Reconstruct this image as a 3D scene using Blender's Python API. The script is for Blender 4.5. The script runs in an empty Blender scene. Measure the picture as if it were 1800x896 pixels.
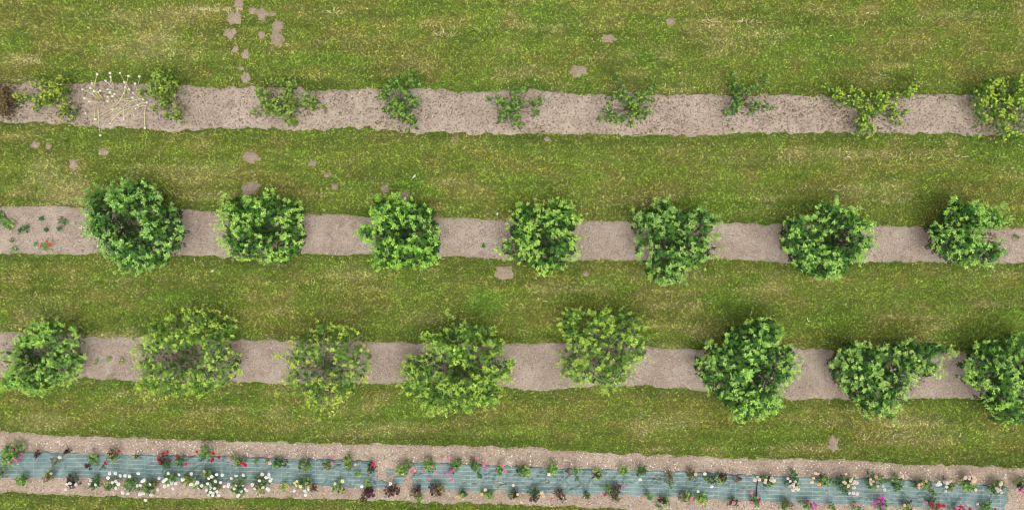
import bpy, math, numpy as np
from mathutils import Vector

SC = bpy.context.scene
COL = SC.collection
R = math.radians

# ------------------------------------------------------------------ camera, world, sun, exposure
H = 32.0                                   # flying height of the camera in metres, looking straight down
cam_d = bpy.data.cameras.new('camera')
cam = bpy.data.objects.new('camera', cam_d); COL.objects.link(cam)
cam.location = (0, 0, H); cam.rotation_euler = (0, 0, 0)
cam_d.sensor_width = 36; cam_d.lens = H; cam_d.clip_start = 0.1; cam_d.clip_end = 3000
SC.camera = cam
SUN_EL, SUN_AZ = 72.0, 160.0                # elevation; azimuth of the sun measured from +Y towards +X
w = bpy.data.worlds.new('World'); SC.world = w; w.use_nodes = True
nt = w.node_tree; nt.nodes.clear()
o_ = nt.nodes.new('ShaderNodeOutputWorld'); bg = nt.nodes.new('ShaderNodeBackground')
sky = nt.nodes.new('ShaderNodeTexSky'); sky.sky_type = 'NISHITA'; sky.sun_disc = False
sky.sun_elevation = R(SUN_EL); sky.sun_rotation = R(SUN_AZ); sky.air_density = 1.0; sky.dust_density = 4.0; sky.ozone_density = 1.0
hs = nt.nodes.new('ShaderNodeHueSaturation'); hs.inputs['Saturation'].default_value = 0.12
nt.links.new(sky.outputs[0], hs.inputs['Color']); nt.links.new(hs.outputs[0], bg.inputs['Color'])
bg.inputs['Strength'].default_value = 0.15
nt.links.new(bg.outputs[0], o_.inputs['Surface'])
sd = bpy.data.lights.new('sun', 'SUN'); sd.energy = 1.5; sd.angle = R(48); sd.color = (1.0, 0.95, 0.88)
sun = bpy.data.objects.new('sun', sd); COL.objects.link(sun)
sun.rotation_euler = Vector((math.sin(R(SUN_AZ))*math.cos(R(SUN_EL)), math.cos(R(SUN_AZ))*math.cos(R(SUN_EL)), math.sin(R(SUN_EL)))).to_track_quat('Z', 'Y').to_euler()
SC.view_settings.view_transform = 'Standard'; SC.view_settings.look = 'None'
SC.view_settings.exposure = 0.33; SC.view_settings.gamma = 1.0
SC.cycles.pixel_filter_type = 'BLACKMAN_HARRIS'; SC.cycles.filter_width = 1.0
SC.render.resolution_x = 1024; SC.render.resolution_y = 509

# ------------------------------------------------------------------ helpers
S = 50.0                                   # plan scale: 50 plan units to a metre
def X(p, z=0.0): return (np.asarray(p, float)-900)/S*(H-z)/H
def Y(p, z=0.0): return (448-np.asarray(p, float))/S*(H-z)/H

def _h(ix, iy, s):
    n = (ix.astype(np.int64)*374761393 + iy.astype(np.int64)*668265263 + s*1442695041) & 0xffffffff
    n = ((n ^ (n >> 13))*1274126177) & 0xffffffff
    n = n ^ (n >> 16)
    return (n & 0xffffff)/float(0xffffff)
def vn(x, y, s=0):
    x = np.asarray(x, float); y = np.asarray(y, float)
    ix = np.floor(x); iy = np.floor(y); fx = x-ix; fy = y-iy
    fx = fx*fx*(3-2*fx); fy = fy*fy*(3-2*fy)
    a = _h(ix, iy, s); b = _h(ix+1, iy, s); c = _h(ix, iy+1, s); d = _h(ix+1, iy+1, s)
    return (a*(1-fx)+b*fx)*(1-fy)+(c*(1-fx)+d*fx)*fy
def fbm(x, y, s=0, o=4):
    t = 0; a = 1; n = 0
    x = np.asarray(x, float); y = np.asarray(y, float)
    for k in range(o):
        t = t+a*vn(x*2**k+17*k, y*2**k+31*k, s+k); n += a; a *= .55
    return t/n
def sstep(a, b, x): t = np.clip((x-a)/(b-a), 0, 1); return t*t*(3-2*t)
def lin(r, g, b):
    f = lambda c: ((c/255+.055)/1.055)**2.4 if c > 10 else c/255/12.92
    return np.array([f(r), f(g), f(b)])

def mesh_np(name, V, F, cols=None, uv=None, smooth=False, nper=3):
    V = np.asarray(V, np.float32).reshape(-1, 3); F = np.asarray(F, np.int32).reshape(-1, nper)
    me = bpy.data.meshes.new(name)
    me.vertices.add(len(V)); me.vertices.foreach_set('co', V.ravel())
    me.loops.add(F.size); me.loops.foreach_set('vertex_index', F.ravel())
    me.polygons.add(len(F)); me.polygons.foreach_set('loop_start', np.arange(0, F.size, nper, dtype=np.int32))
    me.polygons.foreach_set('loop_total', np.full(len(F), nper, np.int32))
    if smooth: me.polygons.foreach_set('use_smooth', np.ones(len(F), bool))
    if cols is not None:
        a = me.color_attributes.new('Col', 'FLOAT_COLOR', 'POINT')
        c = np.ones((len(V), 4), np.float32); c[:, :3] = np.clip(cols, 0, 1); a.data.foreach_set('color', c.ravel())
    if uv is not None:
        u = me.uv_layers.new(name='UVMap'); u.data.foreach_set('uv', np.asarray(uv, np.float32)[F.ravel()].ravel())
    me.update(calc_edges=True)
    return me
def obj(name, me, m=None, parent=None, loc=None):
    o = bpy.data.objects.new(name, me); COL.objects.link(o)
    if m is not None and len(me.materials) == 0: me.materials.append(m)
    if parent is not None: o.parent = parent
    if loc is not None: o.location = loc
    return o
def tag(o, label=None, cat=None, group=None, kind=None):
    if label: o['label'] = label
    if cat: o['category'] = cat
    if group: o['group'] = group
    if kind: o['kind'] = kind
    return o
def empty(name, loc, label, cat, group=None):
    o = bpy.data.objects.new(name, None); COL.objects.link(o); o.location = loc; o.empty_display_size = .2
    return tag(o, label, cat, group)
def grid(nx, ny):
    i = np.arange((nx-1)*(ny-1)); a = (i//(ny-1))*ny+i % (ny-1)
    return np.stack([a, a+ny, a+ny+1, a+1], 1)

class Geo:                                 # collects triangles
    def __init__(s): s.V = []; s.F = []; s.C = []; s.n = 0
    def add(s, V, F, c=None):
        V = np.asarray(V, float).reshape(-1, 3); F = np.asarray(F, int).reshape(-1, 3)
        s.V.append(V); s.F.append(F+s.n); s.n += len(V)
        s.C.append(np.broadcast_to(np.asarray((.5, .5, .5) if c is None else c, float), V.shape).copy())
    def mesh(s, name, smooth=False):
        return mesh_np(name, np.concatenate(s.V), np.concatenate(s.F), np.concatenate(s.C), smooth=smooth)
def tube(g, pts, r, c, sides=5):
    pts = np.asarray(pts, float); n = len(pts); r = np.broadcast_to(np.asarray(r, float), (n,))
    d = np.gradient(pts, axis=0); d /= np.linalg.norm(d, axis=1)[:, None]+1e-9
    up = np.tile([0., 0, 1], (n, 1)); up[np.abs(d[:, 2]) > .9] = [1, 0, 0]
    a = np.cross(d, up); a /= np.linalg.norm(a, axis=1)[:, None]+1e-9; b = np.cross(d, a)
    t = np.arange(sides)*2*math.pi/sides
    V = pts[:, None]+r[:, None, None]*(np.cos(t)[None, :, None]*a[:, None]+np.sin(t)[None, :, None]*b[:, None])
    F = []
    for i in range(n-1):
        for j in range(sides):
            k = (j+1) % sides; p = i*sides
            F += [(p+j, p+k, p+sides+k), (p+j, p+sides+k, p+sides+j)]
    for j in range(1, sides-1): F += [(0, j+1, j), ((n-1)*sides, (n-1)*sides+j, (n-1)*sides+j+1)]
    g.add(V, F, c)
def curve(p0, p1, bend, n=6, rise=0):
    p0 = np.asarray(p0, float); p1 = np.asarray(p1, float); t = np.linspace(0, 1, n)[:, None]
    P = p0*(1-t)+p1*t; P = P+np.asarray(bend, float)*np.sin(t*math.pi); P[:, 2] += rise*np.sin(t[:, 0]*math.pi)
    return P
def rosettes(P, k, L, Wd, e0, e1, col, rng, axis=None, jit=.16):
    """P (N,3) shoot tips, each with k folded leaves standing round it"""
    N = len(P); L = np.broadcast_to(L, (N,)); col = np.broadcast_to(col, (N, 3))
    az = rng.uniform(0, 6.283, (N, 1))+np.arange(k)[None]*2.4+rng.normal(0, .25, (N, k))
    el = rng.uniform(e0, e1, (N, k)); Lk = L[:, None]*rng.uniform(.65, 1.1, (N, k))
    ax = rng.normal(0, .22, (N, 3)) if axis is None else np.array(axis)+rng.normal(0, .15, (N, 3)); ax[:, 2] += 1
    ax /= np.linalg.norm(ax, axis=1)[:, None]
    u = np.cross(ax, [0, 1., 0]); u /= np.linalg.norm(u, axis=1)[:, None]; v = np.cross(ax, u)
    hd = np.cos(az)[..., None]*u[:, None]+np.sin(az)[..., None]*v[:, None]
    d = hd*np.cos(el)[..., None]+ax[:, None]*np.sin(el)[..., None]
    sd_ = np.cross(d, ax[:, None]); sd_ /= np.linalg.norm(sd_, axis=2)[..., None]+1e-9
    nr = np.cross(sd_, d); Lq = Lk[..., None]; W_ = Lq*Wd
    base = P[:, None]-ax[:, None]*(np.linspace(0, .5, k)[None, :, None]*L[:, None, None])
    b = base+d*Lq*.08; l = base+d*Lq*.5+sd_*W_*.5+nr*W_*.22; r = base+d*Lq*.5-sd_*W_*.5+nr*W_*.22
    m = base+d*Lq*.52; t = base+d*Lq-nr*Lq*.10
    V = np.stack([b, l, r, m, t], 2).reshape(-1, 3)
    i = np.arange(N*k)[:, None]*5
    F = np.concatenate([i+[0, 3, 1], i+[0, 2, 3], i+[1, 3, 4], i+[3, 2, 4]], 1).reshape(-1, 3)
    c = col[:, None]*np.exp(rng.normal(0, jit, (N, k, 1)))
    C = np.repeat(c.reshape(-1, 3), 5, axis=0)
    return V, F, C
def inpoly(x, y, poly):
    poly = np.asarray(poly, float); r = np.zeros(len(x), bool); j = len(poly)-1
    for i in range(len(poly)):
        xi, yi = poly[i]; xj, yj = poly[j]
        c = ((yi > y) != (yj > y)) & (x < (xj-xi)*(y-yi)/(yj-yi+1e-12)+xi); r ^= c; j = i
    return r
def dseg(x, y, poly):
    poly = np.asarray(poly, float); d = np.full(len(x), 1e9)
    for i in range(len(poly)):
        a = poly[i-1]; b = poly[i]; ab = b-a
        t = np.clip(((x-a[0])*ab[0]+(y-a[1])*ab[1])/(ab@ab+1e-9), 0, 1)
        d = np.minimum(d, np.hypot(x-a[0]-t*ab[0], y-a[1]-t*ab[1]))
    return d

# ------------------------------------------------------------------ materials
def new_mat(name):
    m = bpy.data.materials.new(name); m.use_nodes = True; n = m.node_tree; n.nodes.clear()
    out = n.nodes.new('ShaderNodeOutputMaterial'); return m, n, out
def N(n, t, **k):
    a = n.nodes.new(t)
    for q, v in k.items(): setattr(a, q, v)
    return a
def attr_mat(name, rough=.6, trans=0.0, spec=.3, nscale=60, namt=.25, bump=0.0, bscale=40):
    m, n, out = new_mat(name)
    at = N(n, 'ShaderNodeAttribute', attribute_name='Col')
    geo = N(n, 'ShaderNodeNewGeometry')
    no = N(n, 'ShaderNodeTexNoise'); no.inputs['Scale'].default_value = nscale; no.inputs['Detail'].default_value = 3
    n.links.new(geo.outputs['Position'], no.inputs['Vector'])
    mr = N(n, 'ShaderNodeMapRange'); mr.inputs[1].default_value = .3; mr.inputs[2].default_value = .7
    mr.inputs[3].default_value = 1-namt; mr.inputs[4].default_value = 1+namt
    n.links.new(no.outputs['Fac'], mr.inputs[0])
    mu = N(n, 'ShaderNodeVectorMath', operation='SCALE'); n.links.new(at.outputs['Color'], mu.inputs[0]); n.links.new(mr.outputs[0], mu.inputs['Scale'])
    p = N(n, 'ShaderNodeBsdfPrincipled'); p.inputs['Roughness'].default_value = rough
    p.inputs['Specular IOR Level'].default_value = spec
    n.links.new(mu.outputs[0], p.inputs['Base Color'])
    if bump:
        nb = N(n, 'ShaderNodeTexNoise'); nb.inputs['Scale'].default_value = bscale; nb.inputs['Detail'].default_value = 5
        n.links.new(geo.outputs['Position'], nb.inputs['Vector'])
        bp = N(n, 'ShaderNodeBump'); bp.inputs['Strength'].default_value = bump; bp.inputs['Distance'].default_value = .03
        n.links.new(nb.outputs['Fac'], bp.inputs['Height']); n.links.new(bp.outputs[0], p.inputs['Normal'])
    if trans:
        tr = N(n, 'ShaderNodeBsdfTranslucent'); n.links.new(mu.outputs[0], tr.inputs['Color'])
        mx = N(n, 'ShaderNodeMixShader'); mx.inputs[0].default_value = trans
        n.links.new(p.outputs[0], mx.inputs[1]); n.links.new(tr.outputs[0], mx.inputs[2]); n.links.new(mx.outputs[0], out.inputs[0])
    else: n.links.new(p.outputs[0], out.inputs[0])
    return m
def soil_mat(name, base, light, dark, stone, sscale=22, speck=.10, bump=.8, fine=30):
    m, n, out = new_mat(name); geo = N(n, 'ShaderNodeNewGeometry'); P = geo.outputs['Position']
    def noise(sc, d=4, r=.6):
        a = N(n, 'ShaderNodeTexNoise'); a.inputs['Scale'].default_value = sc; a.inputs['Detail'].default_value = d; a.inputs['Roughness'].default_value = r
        n.links.new(P, a.inputs['Vector']); return a.outputs['Fac']
    def ramp(f, a, b):
        r = N(n, 'ShaderNodeMapRange'); r.inputs[1].default_value = a; r.inputs[2].default_value = b; n.links.new(f, r.inputs[0]); return r.outputs[0]
    def mix(f, a, b):
        x = N(n, 'ShaderNodeMix', data_type='RGBA'); n.links.new(f, x.inputs[0])
        for s, v in ((6, a), (7, b)):
            if isinstance(v, np.ndarray): x.inputs[s].default_value = (*v, 1)
            else: n.links.new(v, x.inputs[s])
        return x.outputs[2]
    c = mix(ramp(noise(.9), .42, .62), base, light)
    c = mix(ramp(noise(2.3, 5, .65), .54, .70), c, dark*.35+base*.65)
    f1 = noise(fine, 5, .7)
    c = mix(ramp(f1, .50, .36), c, dark)
    c = mix(ramp(noise(fine*.8, 4, .7), .56, .74), c, light*1.15)
    v = N(n, 'ShaderNodeTexVoronoi'); v.inputs['Scale'].default_value = sscale; n.links.new(P, v.inputs['Vector'])
    lt = N(n, 'ShaderNodeMath', operation='LESS_THAN'); lt.inputs[1].default_value = .27; n.links.new(v.outputs['Distance'], lt.inputs[0])
    sp = N(n, 'ShaderNodeSeparateColor'); n.links.new(v.outputs['Color'], sp.inputs[0])
    l2 = N(n, 'ShaderNodeMath', operation='LESS_THAN'); l2.inputs[1].default_value = speck; n.links.new(sp.outputs[0], l2.inputs[0])
    mm = N(n, 'ShaderNodeMath', operation='MULTIPLY'); n.links.new(lt.outputs[0], mm.inputs[0]); n.links.new(l2.outputs[0], mm.inputs[1])
    c = mix(mm.outputs[0], c, stone)
    p = N(n, 'ShaderNodeBsdfPrincipled'); p.inputs['Roughness'].default_value = .95; p.inputs['Specular IOR Level'].default_value = .1
    n.links.new(c, p.inputs['Base Color'])
    bp = N(n, 'ShaderNodeBump'); bp.inputs['Strength'].default_value = bump; bp.inputs['Distance'].default_value = .04
    n.links.new(f1, bp.inputs['Height']); n.links.new(bp.outputs[0], p.inputs['Normal']); n.links.new(p.outputs[0], out.inputs[0])
    return m
M_leaf = attr_mat('leaf', .55, .16, .16, 30, .12)
M_grass = attr_mat('grass_blade', .6, .25, .2, 12, .15)
M_thatch = attr_mat('thatch', .95, 0, .1, 28, .45, .8, 30)
M_wood = attr_mat('bark', .85, 0, .2, 40, .3, .4, 60)
M_stalk = attr_mat('stalk', .6, .1, .3, 30, .15)
M_petal = attr_mat('petal', .6, .25, .2, 60, .06)
M_pebble = attr_mat('pebble', .9, 0, .1, 50, .2)
sb, sl, sdk, sst = lin(152, 138, 124), lin(170, 156, 141), lin(100, 86, 76), lin(206, 194, 180)
M_soil_a = soil_mat('hoed_soil', lin(158, 143, 128), lin(176, 161, 145), lin(94, 80, 70), sst, 14, .03, 1.0, 15)
M_soil_b = soil_mat('gravelly_soil', lin(152, 137, 123), sl, sdk, sst, 24, .16, .8, 26)
M_soil_c = soil_mat('stony_bed_soil', lin(158, 141, 125), lin(176, 159, 142), lin(100, 84, 70), lin(232, 216, 204), 20, .24, .8, 24)
M_mound = soil_mat('molehill_soil', lin(150, 134, 116), lin(164, 148, 130), lin(104, 92, 74), sst, 24, .06, .9, 26)

# ------------------------------------------------------------------ plan of the ground: edges of the soil strips
STR = {
 1: ([-400, 0, 60, 120, 180, 250, 320, 380, 450, 560, 620, 680, 740, 800, 860, 950, 1000, 1060, 1160, 1220, 1260, 1330, 1400, 1450, 1540, 1620, 1680, 1720, 1800, 2200],
     [143, 147, 146, 146, 145, 148, 148, 155, 152, 158, 156, 158, 153, 162, 160, 157, 167, 168, 165, 168, 168, 166, 167, 170, 172, 166, 166, 170, 175, 182],
     [208, 214, 215, 218, 225, 226, 230, 226, 226, 229, 224, 227, 235, 233, 235, 236, 236, 236, 237, 240, 236, 235, 235, 234, 236, 234, 235, 240, 236, 244]),
 2: ([-400, 0, 60, 100, 150, 180, 300, 350, 400, 530, 600, 640, 780, 830, 890, 1020, 1060, 1110, 1270, 1340, 1400, 1520, 1600, 1650, 1760, 1800, 2200],
     [354, 362, 363, 362, 365, 367, 363, 372, 372, 376, 378, 380, 382, 383, 386, 388, 387, 390, 392, 394, 395, 398, 397, 401, 403, 401, 410],
     [440, 446, 447, 447, 448, 446, 450, 450, 452, 448, 448, 448, 452, 453, 458, 458, 456, 458, 456, 460, 463, 462, 460, 462, 463, 463, 470]),
 3: ([-400, 0, 60, 130, 180, 230, 400, 440, 500, 620, 680, 740, 880, 920, 990, 1050, 1130, 1200, 1300, 1400, 1440, 1480, 1600, 1680, 1720, 1800, 2200],
     [576, 584, 584, 586, 594, 592, 597, 597, 598, 600, 600, 603, 605, 604, 602, 600, 610, 612, 614, 612, 614, 617, 618, 616, 625, 625, 634],
     [655, 662, 664, 664, 666, 670, 670, 672, 674, 672, 674, 675, 680, 685, 684, 678, 678, 682, 694, 702, 700, 702, 700, 698, 702, 705, 714]),
 4: ([-400, 0, 100, 200, 300, 400, 500, 600, 700, 800, 900, 1000, 1100, 1200, 1300, 1400, 1500, 1600, 1700, 1800, 2200],
     [744, 757, 765, 768, 770, 775, 776, 780, 780, 783, 785, 790, 797, 800, 805, 806, 808, 815, 817, 822, 838],
     [852, 865, 868, 872, 876, 874, 875, 876, 880, 883, 886, 890, 894, 902, 908, 914, 918, 922, 928, 932, 950])}
def edges(k, px):
    x, t, b = STR[k]
    amp = 5.5 if k == 1 else (4.0 if k < 4 else 4.5)
    tt = np.interp(px, x, t)+amp*(fbm(px/17, px*0+k, 5, 4)-.5)*2
    bb = np.interp(px, x, b)+amp*(fbm(px/15, px*0+k+9, 6, 4)-.5)*2
    return tt, bb
MOLE = [  # x, y, rx, ry, label
 (412, 33, 9, 10, 'pale molehill near the top edge, directly above the ragged twin mound'),
 (405, 59, 9, 7, 'ragged pale molehill just below the round one near the upper left lawn top'),
 (420, 8, 6, 11, 'tall narrow strip of bare earth touching the top edge of the photo'),
 (444, 20, 6, 5, 'small tan mound leftmost of the short row at the end of the straw line'),
 (461, 26, 8, 10, 'tan mound with a pointed tail in the short row near the top edge'),
 (478, 25, 6, 4, 'tiny flat tan mound rightmost of the short row near the top edge'),
 (487, 47, 9, 9, 'round pale molehill directly above the largest one in the upper lawn'),
 (487, 70, 10, 12, 'largest pale molehill of the upper left group, rightmost and teardrop shaped'),
 (461, 63, 5, 6, 'faint thin molehill between the ragged mound and the largest mound'),
 (414, 87, 5, 5, 'small crumbly molehill left of its twin, midway down the upper left lawn'),
 (432, 95, 6, 7, 'small crumbly molehill right of its twin, midway down the upper left lawn'),
 (423, 120, 5, 3, 'tiny sliver of bare earth just above the round mound by the first soil strip'),
 (432, 137, 7, 8, 'round molehill just above the top soil strip, near the shrub with three arms'),
 (1070, 68, 11, 6, 'oval tan molehill with clean edge, alone in the upper lawn right of centre'),
 (1180, 39, 7, 6, 'small dark grey molehill highest in the right half of the upper lawn'),
 (1016, 125, 13, 8, 'dark brown molehill lying wide just above the top soil strip'),
 (182, 267, 7, 6, 'squarish pale molehill in the second lawn left, below the pale flower stalks'),
 (129, 289, 6, 9, 'upright pale molehill above the dry straw patch in the second lawn'),
 (62, 254, 7, 5, 'left one of two faint bare spots at the far left of the second lawn'),
 (85, 257, 5, 5, 'right one of two faint bare spots at the far left of the second lawn'),
 (441, 277, 12, 9, 'broad tan molehill in the second lawn above the second round green tree'),
 (441, 331, 13, 11, 'broad ragged molehill touching the top of the second round green tree'),
 (549, 287, 6, 5, 'small round molehill alone in the second lawn, left of centre'),
 (576, 307, 6, 4, 'small flat molehill just above another between two round green trees'),
 (588, 328, 5, 5, 'tiny round molehill just above the second soil strip between two trees'),
 (676, 332, 6, 6, 'small brown molehill above the third round green tree'),
 (711, 346, 8, 9, 'brown molehill half hidden behind the top of the third round green tree'),
 (961, 245, 5, 4, 'tiny tan mound at the lower edge of the top soil strip, middle of the photo'),
 (885, 480, 14, 10, 'large oval brown molehill below the fourth round green tree'),
 (1030, 481, 5, 4, 'faint small mound right of the large oval molehill in the third lawn'),
 (1465, 780, 8, 12, 'upright oblong patch of tan earth alone in the lowest lawn, right above the bed'),
]
def soil_amount(px, py):
    """>0 inside bare soil (plan units from the edge)"""
    s = np.full(px.shape, -99.0)
    for k in STR:
        t, b = edges(k, px); s = np.maximum(s, np.minimum(py-t, b-py))
    return s
def mound_amount(px, py):
    s = np.full(px.shape, -9.0)
    for i, (x, y, a, b, _) in enumerate(MOLE):
        near = (abs(px-x) < 30) & (abs(py-y) < 30)
        if near.any():
            dx = px[near]-x; dy = py[near]-y
            an = np.arctan2(dy, dx); r = np.hypot(dx/a, dy/b)
            s[near] = np.maximum(s[near], 1.0+1.5*(fbm(np.cos(an)*2.6+5+i*7, np.sin(an)*2.6+5, 40+i, 4)-.5)-r)
    return s

# ------------------------------------------------------------------ colour of the lawn (what grows where)
DRY = [(105, 330, 55, 45, .9), (270, 85, 70, 30, .75), (250, 30, 120, 14, .5), (370, 18, 50, 4, 1), (320, 300, 90, 14, .35), (285, 487, 14, 12, .8), (1180, 740, 70, 24, .7), (1600, 740, 70, 28, .7),
       (1620, 770, 60, 12, .6), (1230, 580, 50, 22, .55), (1330, 280, 120, 14, .45), (1000, 510, 60, 12, .5), (80, 545, 60, 20, .35), (220, 590, 40, 12, .6), (215, 690, 30, 14, .7), (60, 740, 60, 12, .6),
       (1480, 270, 150, 8, .6), (780, 560, 60, 16, .45), (800, 245, 12, 9, .9), (1320, 40, 60, 22, .45), (740, 115, 40, 12, .5), (1560, 345, 70, 20, .5), (1100, 350, 60, 10, .4), (1180, 480, 60, 10, .4),
       (460, 590, 26, 10, .7), (40, 105, 35, 10, .6), (610, 480, 40, 16, .5), (1370, 60, 30, 10, .5), (1700, 30, 80, 12, .45), (640, 760, 60, 8, .3), (560, 745, 90, 8, .3), (1750, 480, 80, 14, .3), (500, 450, 30, 8, .5)]
FRESH = [(880, 250, 70, 24, .9), (1000, 290, 60, 16, .8), (560, 110, 80, 24, .7), (850, 535, 50, 30, 1), (930, 30, 120, 26, .7), (1440, 70, 60, 20, .7), (1790, 275, 50, 40, .9), (1110, 90, 60, 30, .8),
         (330, 520, 60, 22, .6), (1260, 530, 70, 26, .8), (1500, 560, 90, 26, .6), (640, 740, 130, 26, .5), (1330, 240, 120, 14, .5), (720, 330, 80, 30, .5), (1280, 780, 90, 16, .6), (1000, 320, 80, 26, .6), (430, 130, 40, 16, .6)]
def lawn(x, y):
    px = x*S+900; py = 448-y*S
    d = np.zeros(x.shape); f = np.zeros(x.shape)
    wob = (fbm(x*.9, y*1.3, 71, 4)-.5)*2.2
    for cx, cy, a, b, s in DRY: d = np.maximum(d, s*(1-sstep(.3, 1.25, np.hypot((px-cx)/a, (py-cy)/b)+wob)))
    for cx, cy, a, b, s in FRESH: f = np.maximum(f, s*(1-sstep(.2, 1.4, np.hypot((px-cx)/a, (py-cy)/b)+wob)))
    big = fbm(x*.28, y*.55, 1, 4); mid = fbm(x*1.1, y*2.2, 11, 4); streak = fbm(x*.35, y*6.0, 21, 3); sm = fbm(x*3.5, y*5, 31, 3)
    dry = np.clip(d*(.1+1.5*(.5*mid+.5*streak))*.85+sstep(.55, .72, .4*mid+.15*big+.45*streak)*.45, 0, 1)
    fr = np.clip(f*.9+sstep(.5, .68, .6*big+.4*fbm(x*.8, y*1.1, 91, 3))*.6-dry*.6, 0, 1)
    ed = -soil_amount(px, py)
    lush = (1-sstep(4, 30, ed+16*(sm-.5)))*.42+sstep(.50, .72, fbm(x*.6, y*3.2, 61, 4))*.5
    c_mid = np.array([.168, .214, .038]); c_fr = np.array([.138, .245, .032]); c_ol = np.array([.205, .206, .050]); c_dry = np.array([.46, .395, .19]); c_dk = np.array([.095, .140, .024])
    c = c_mid+(c_ol-c_mid)*sstep(.40, .62, mid)[:, None]
    c = c+(c_fr-c)*fr[:, None]*.7
    c = c+(c_dk-c)*np.clip(lush*(1-.6*dry), 0, .8)[:, None]
    c = c+(c_dry-c)*(dry*.58)[:, None]
    br = (.80+.40*sm)*(.82+.36*fbm(x*.22, y*13, 95, 2))
    return c*br[:, None], dry

# ------------------------------------------------------------------ ground sheet
fx = np.arange(-27, 27.01, .18); fy = np.arange(-16, 16.01, .18)
gx = np.concatenate([[-900, -400, -150, -60, -35], fx, [35, 60, 150, 400, 900]]); gy = np.concatenate([[-900, -400, -150, -60, -30], fy, [30, 60, 150, 400, 900]])
GX, GY = np.meshgrid(gx, gy, indexing='ij'); c, _ = lawn(GX.ravel(), GY.ravel())
V = np.stack([GX.ravel(), GY.ravel(), np.where((abs(GX) < 30) & (abs(GY) < 20), .012*(fbm(GX*1.5, GY*1.5, 3)-.5), 0).ravel()], 1)
g_ = obj('ground', mesh_np('ground', V, grid(len(gx), len(gy)), c*.62, smooth=True, nper=4), M_thatch); tag(g_, kind='structure')

# ------------------------------------------------------------------ grass
rng = np.random.default_rng(7)
def scatter(n, x0, x1, y0, y1):
    return rng.uniform(x0, x1, n), rng.uniform(y0, y1, n)
x, y = scatter(500000, -20.2, 20.2, -10.6, 10.8)
px, py = x*S+900, 448-y*S
sa = soil_amount(px, py); ma = mound_amount(px, py)
keep = (sa-1.0+rng.normal(0, 2.6, len(x)) < 0) & (ma-.06+rng.normal(0, .26, len(x)) < 0)
keep |= (ma > 0) & (sa < 0) & (rng.random(len(x)) < .06+.30*(ma < .35))
keep |= (sa > 0) & (sa < 9) & (rng.random(len(x)) < .05)
tuf = fbm(x*7, y*8, 81, 3); c, dry = lawn(x, y)
keep &= rng.random(len(x)) < np.clip(.80+.8*(tuf-.45), .4, 1)
x, y, tuf, dry, c = x[keep], y[keep], tuf[keep], dry[keep], c[keep]
c = c*1.33*np.exp(rng.normal(0, .32, len(x))+.8*(fbm(x*10, y*11, 83, 2)-.5))[:, None]
c = c*np.array([.99, 1.03, .92])
straw = rng.random(len(x)) < (.03+.24*dry); c[straw] = np.array([.50, .43, .21])*np.exp(rng.normal(0, .2, straw.sum()))[:, None]
yel = rng.random(len(x)) < .10; c[yel] *= np.array([1.2, 1.25, 1.3])
NB = 4; n = len(x)
ang = rng.uniform(0, 6.283, (n, NB)); ln = rng.uniform(.028, .070, (n, NB))*(.8+.5*tuf[:, None]); ele = rng.uniform(.25, 1.15, (n, NB))
wd = rng.uniform(.006, .014, (n, NB)); bx = x[:, None]+rng.normal(0, .014, (n, NB)); by = y[:, None]+rng.normal(0, .014, (n, NB))
ca, sa_ = np.cos(ang), np.sin(ang)
tip = np.stack([bx+ca*ln*np.cos(ele), by+sa_*ln*np.cos(ele), ln*np.sin(ele)+.004], -1)
p0 = np.stack([bx-sa_*wd, by+ca*wd, np.full_like(bx, .001)], -1); p1 = np.stack([bx+sa_*wd, by-ca*wd, np.full_like(bx, .003)], -1)
V = np.stack([p0, p1, tip], 2).reshape(-1, 3)
cc = np.repeat(c, NB, 0)*np.exp(rng.normal(0, .28, n*NB))[:, None]; C3 = np.repeat(cc, 3, 0)
gr = obj('grass', mesh_np('grass', V, np.arange(len(V)).reshape(-1, 3), C3), M_grass)
tag(gr, 'short mown grass with yellowed streaks between the bare soil strips', 'grass', kind='stuff')

# dead straw strands lying in the lawn
g = Geo(); ns = 0
Vs = []; Cs = []
xs, ys = scatter(26000, -18.5, 18.5, -9.2, 9.2); _, dr = lawn(xs, ys)
k = (rng.random(len(xs)) < .012+.28*dr**1.5) & (soil_amount(xs*S+900, 448-ys*S) < -1); xs, ys = xs[k], ys[k]
line = [(330, 420, 17), (1480, 1700, 276), (1230, 1330, 38), (560, 600, 22), (40, 75, 105), (760, 800, 60)]
for a, b, yy in line:
    q = rng.uniform(a, b, 60 if b-a > 60 else 25); xs = np.append(xs, X(q)); ys = np.append(ys, Y(yy+rng.normal(0, 2, len(q))))
m = len(xs); a = rng.normal(0, .75, m); L_ = rng.uniform(.05, .19, m); bend = rng.normal(0, .22, m)
t = np.linspace(0, 1, 4)
cx_ = xs[:, None]+np.cos(a)[:, None]*L_[:, None]*t-np.sin(a)[:, None]*(bend*L_)[:, None]*np.sin(t*3.14)
cy_ = ys[:, None]+np.sin(a)[:, None]*L_[:, None]*t+np.cos(a)[:, None]*(bend*L_)[:, None]*np.sin(t*3.14)
cz_ = .045+.02*np.sin(t*3.14)[None]+rng.uniform(0, .02, m)[:, None]
hw = rng.uniform(.004, .009, m)[:, None]
A_ = np.stack([cx_-np.sin(a)[:, None]*hw, cy_+np.cos(a)[:, None]*hw, cz_], -1); B_ = np.stack([cx_+np.sin(a)[:, None]*hw, cy_-np.cos(a)[:, None]*hw, cz_+.004], -1)
V = np.stack([A_, B_], 2).reshape(-1, 3); i = (np.arange(m)[:, None]*8+np.array([0, 2, 4])[None]).reshape(-1, 1)
F = np.concatenate([i+[0, 1, 3], i+[0, 3, 2]], 1).reshape(-1, 3)
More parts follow.
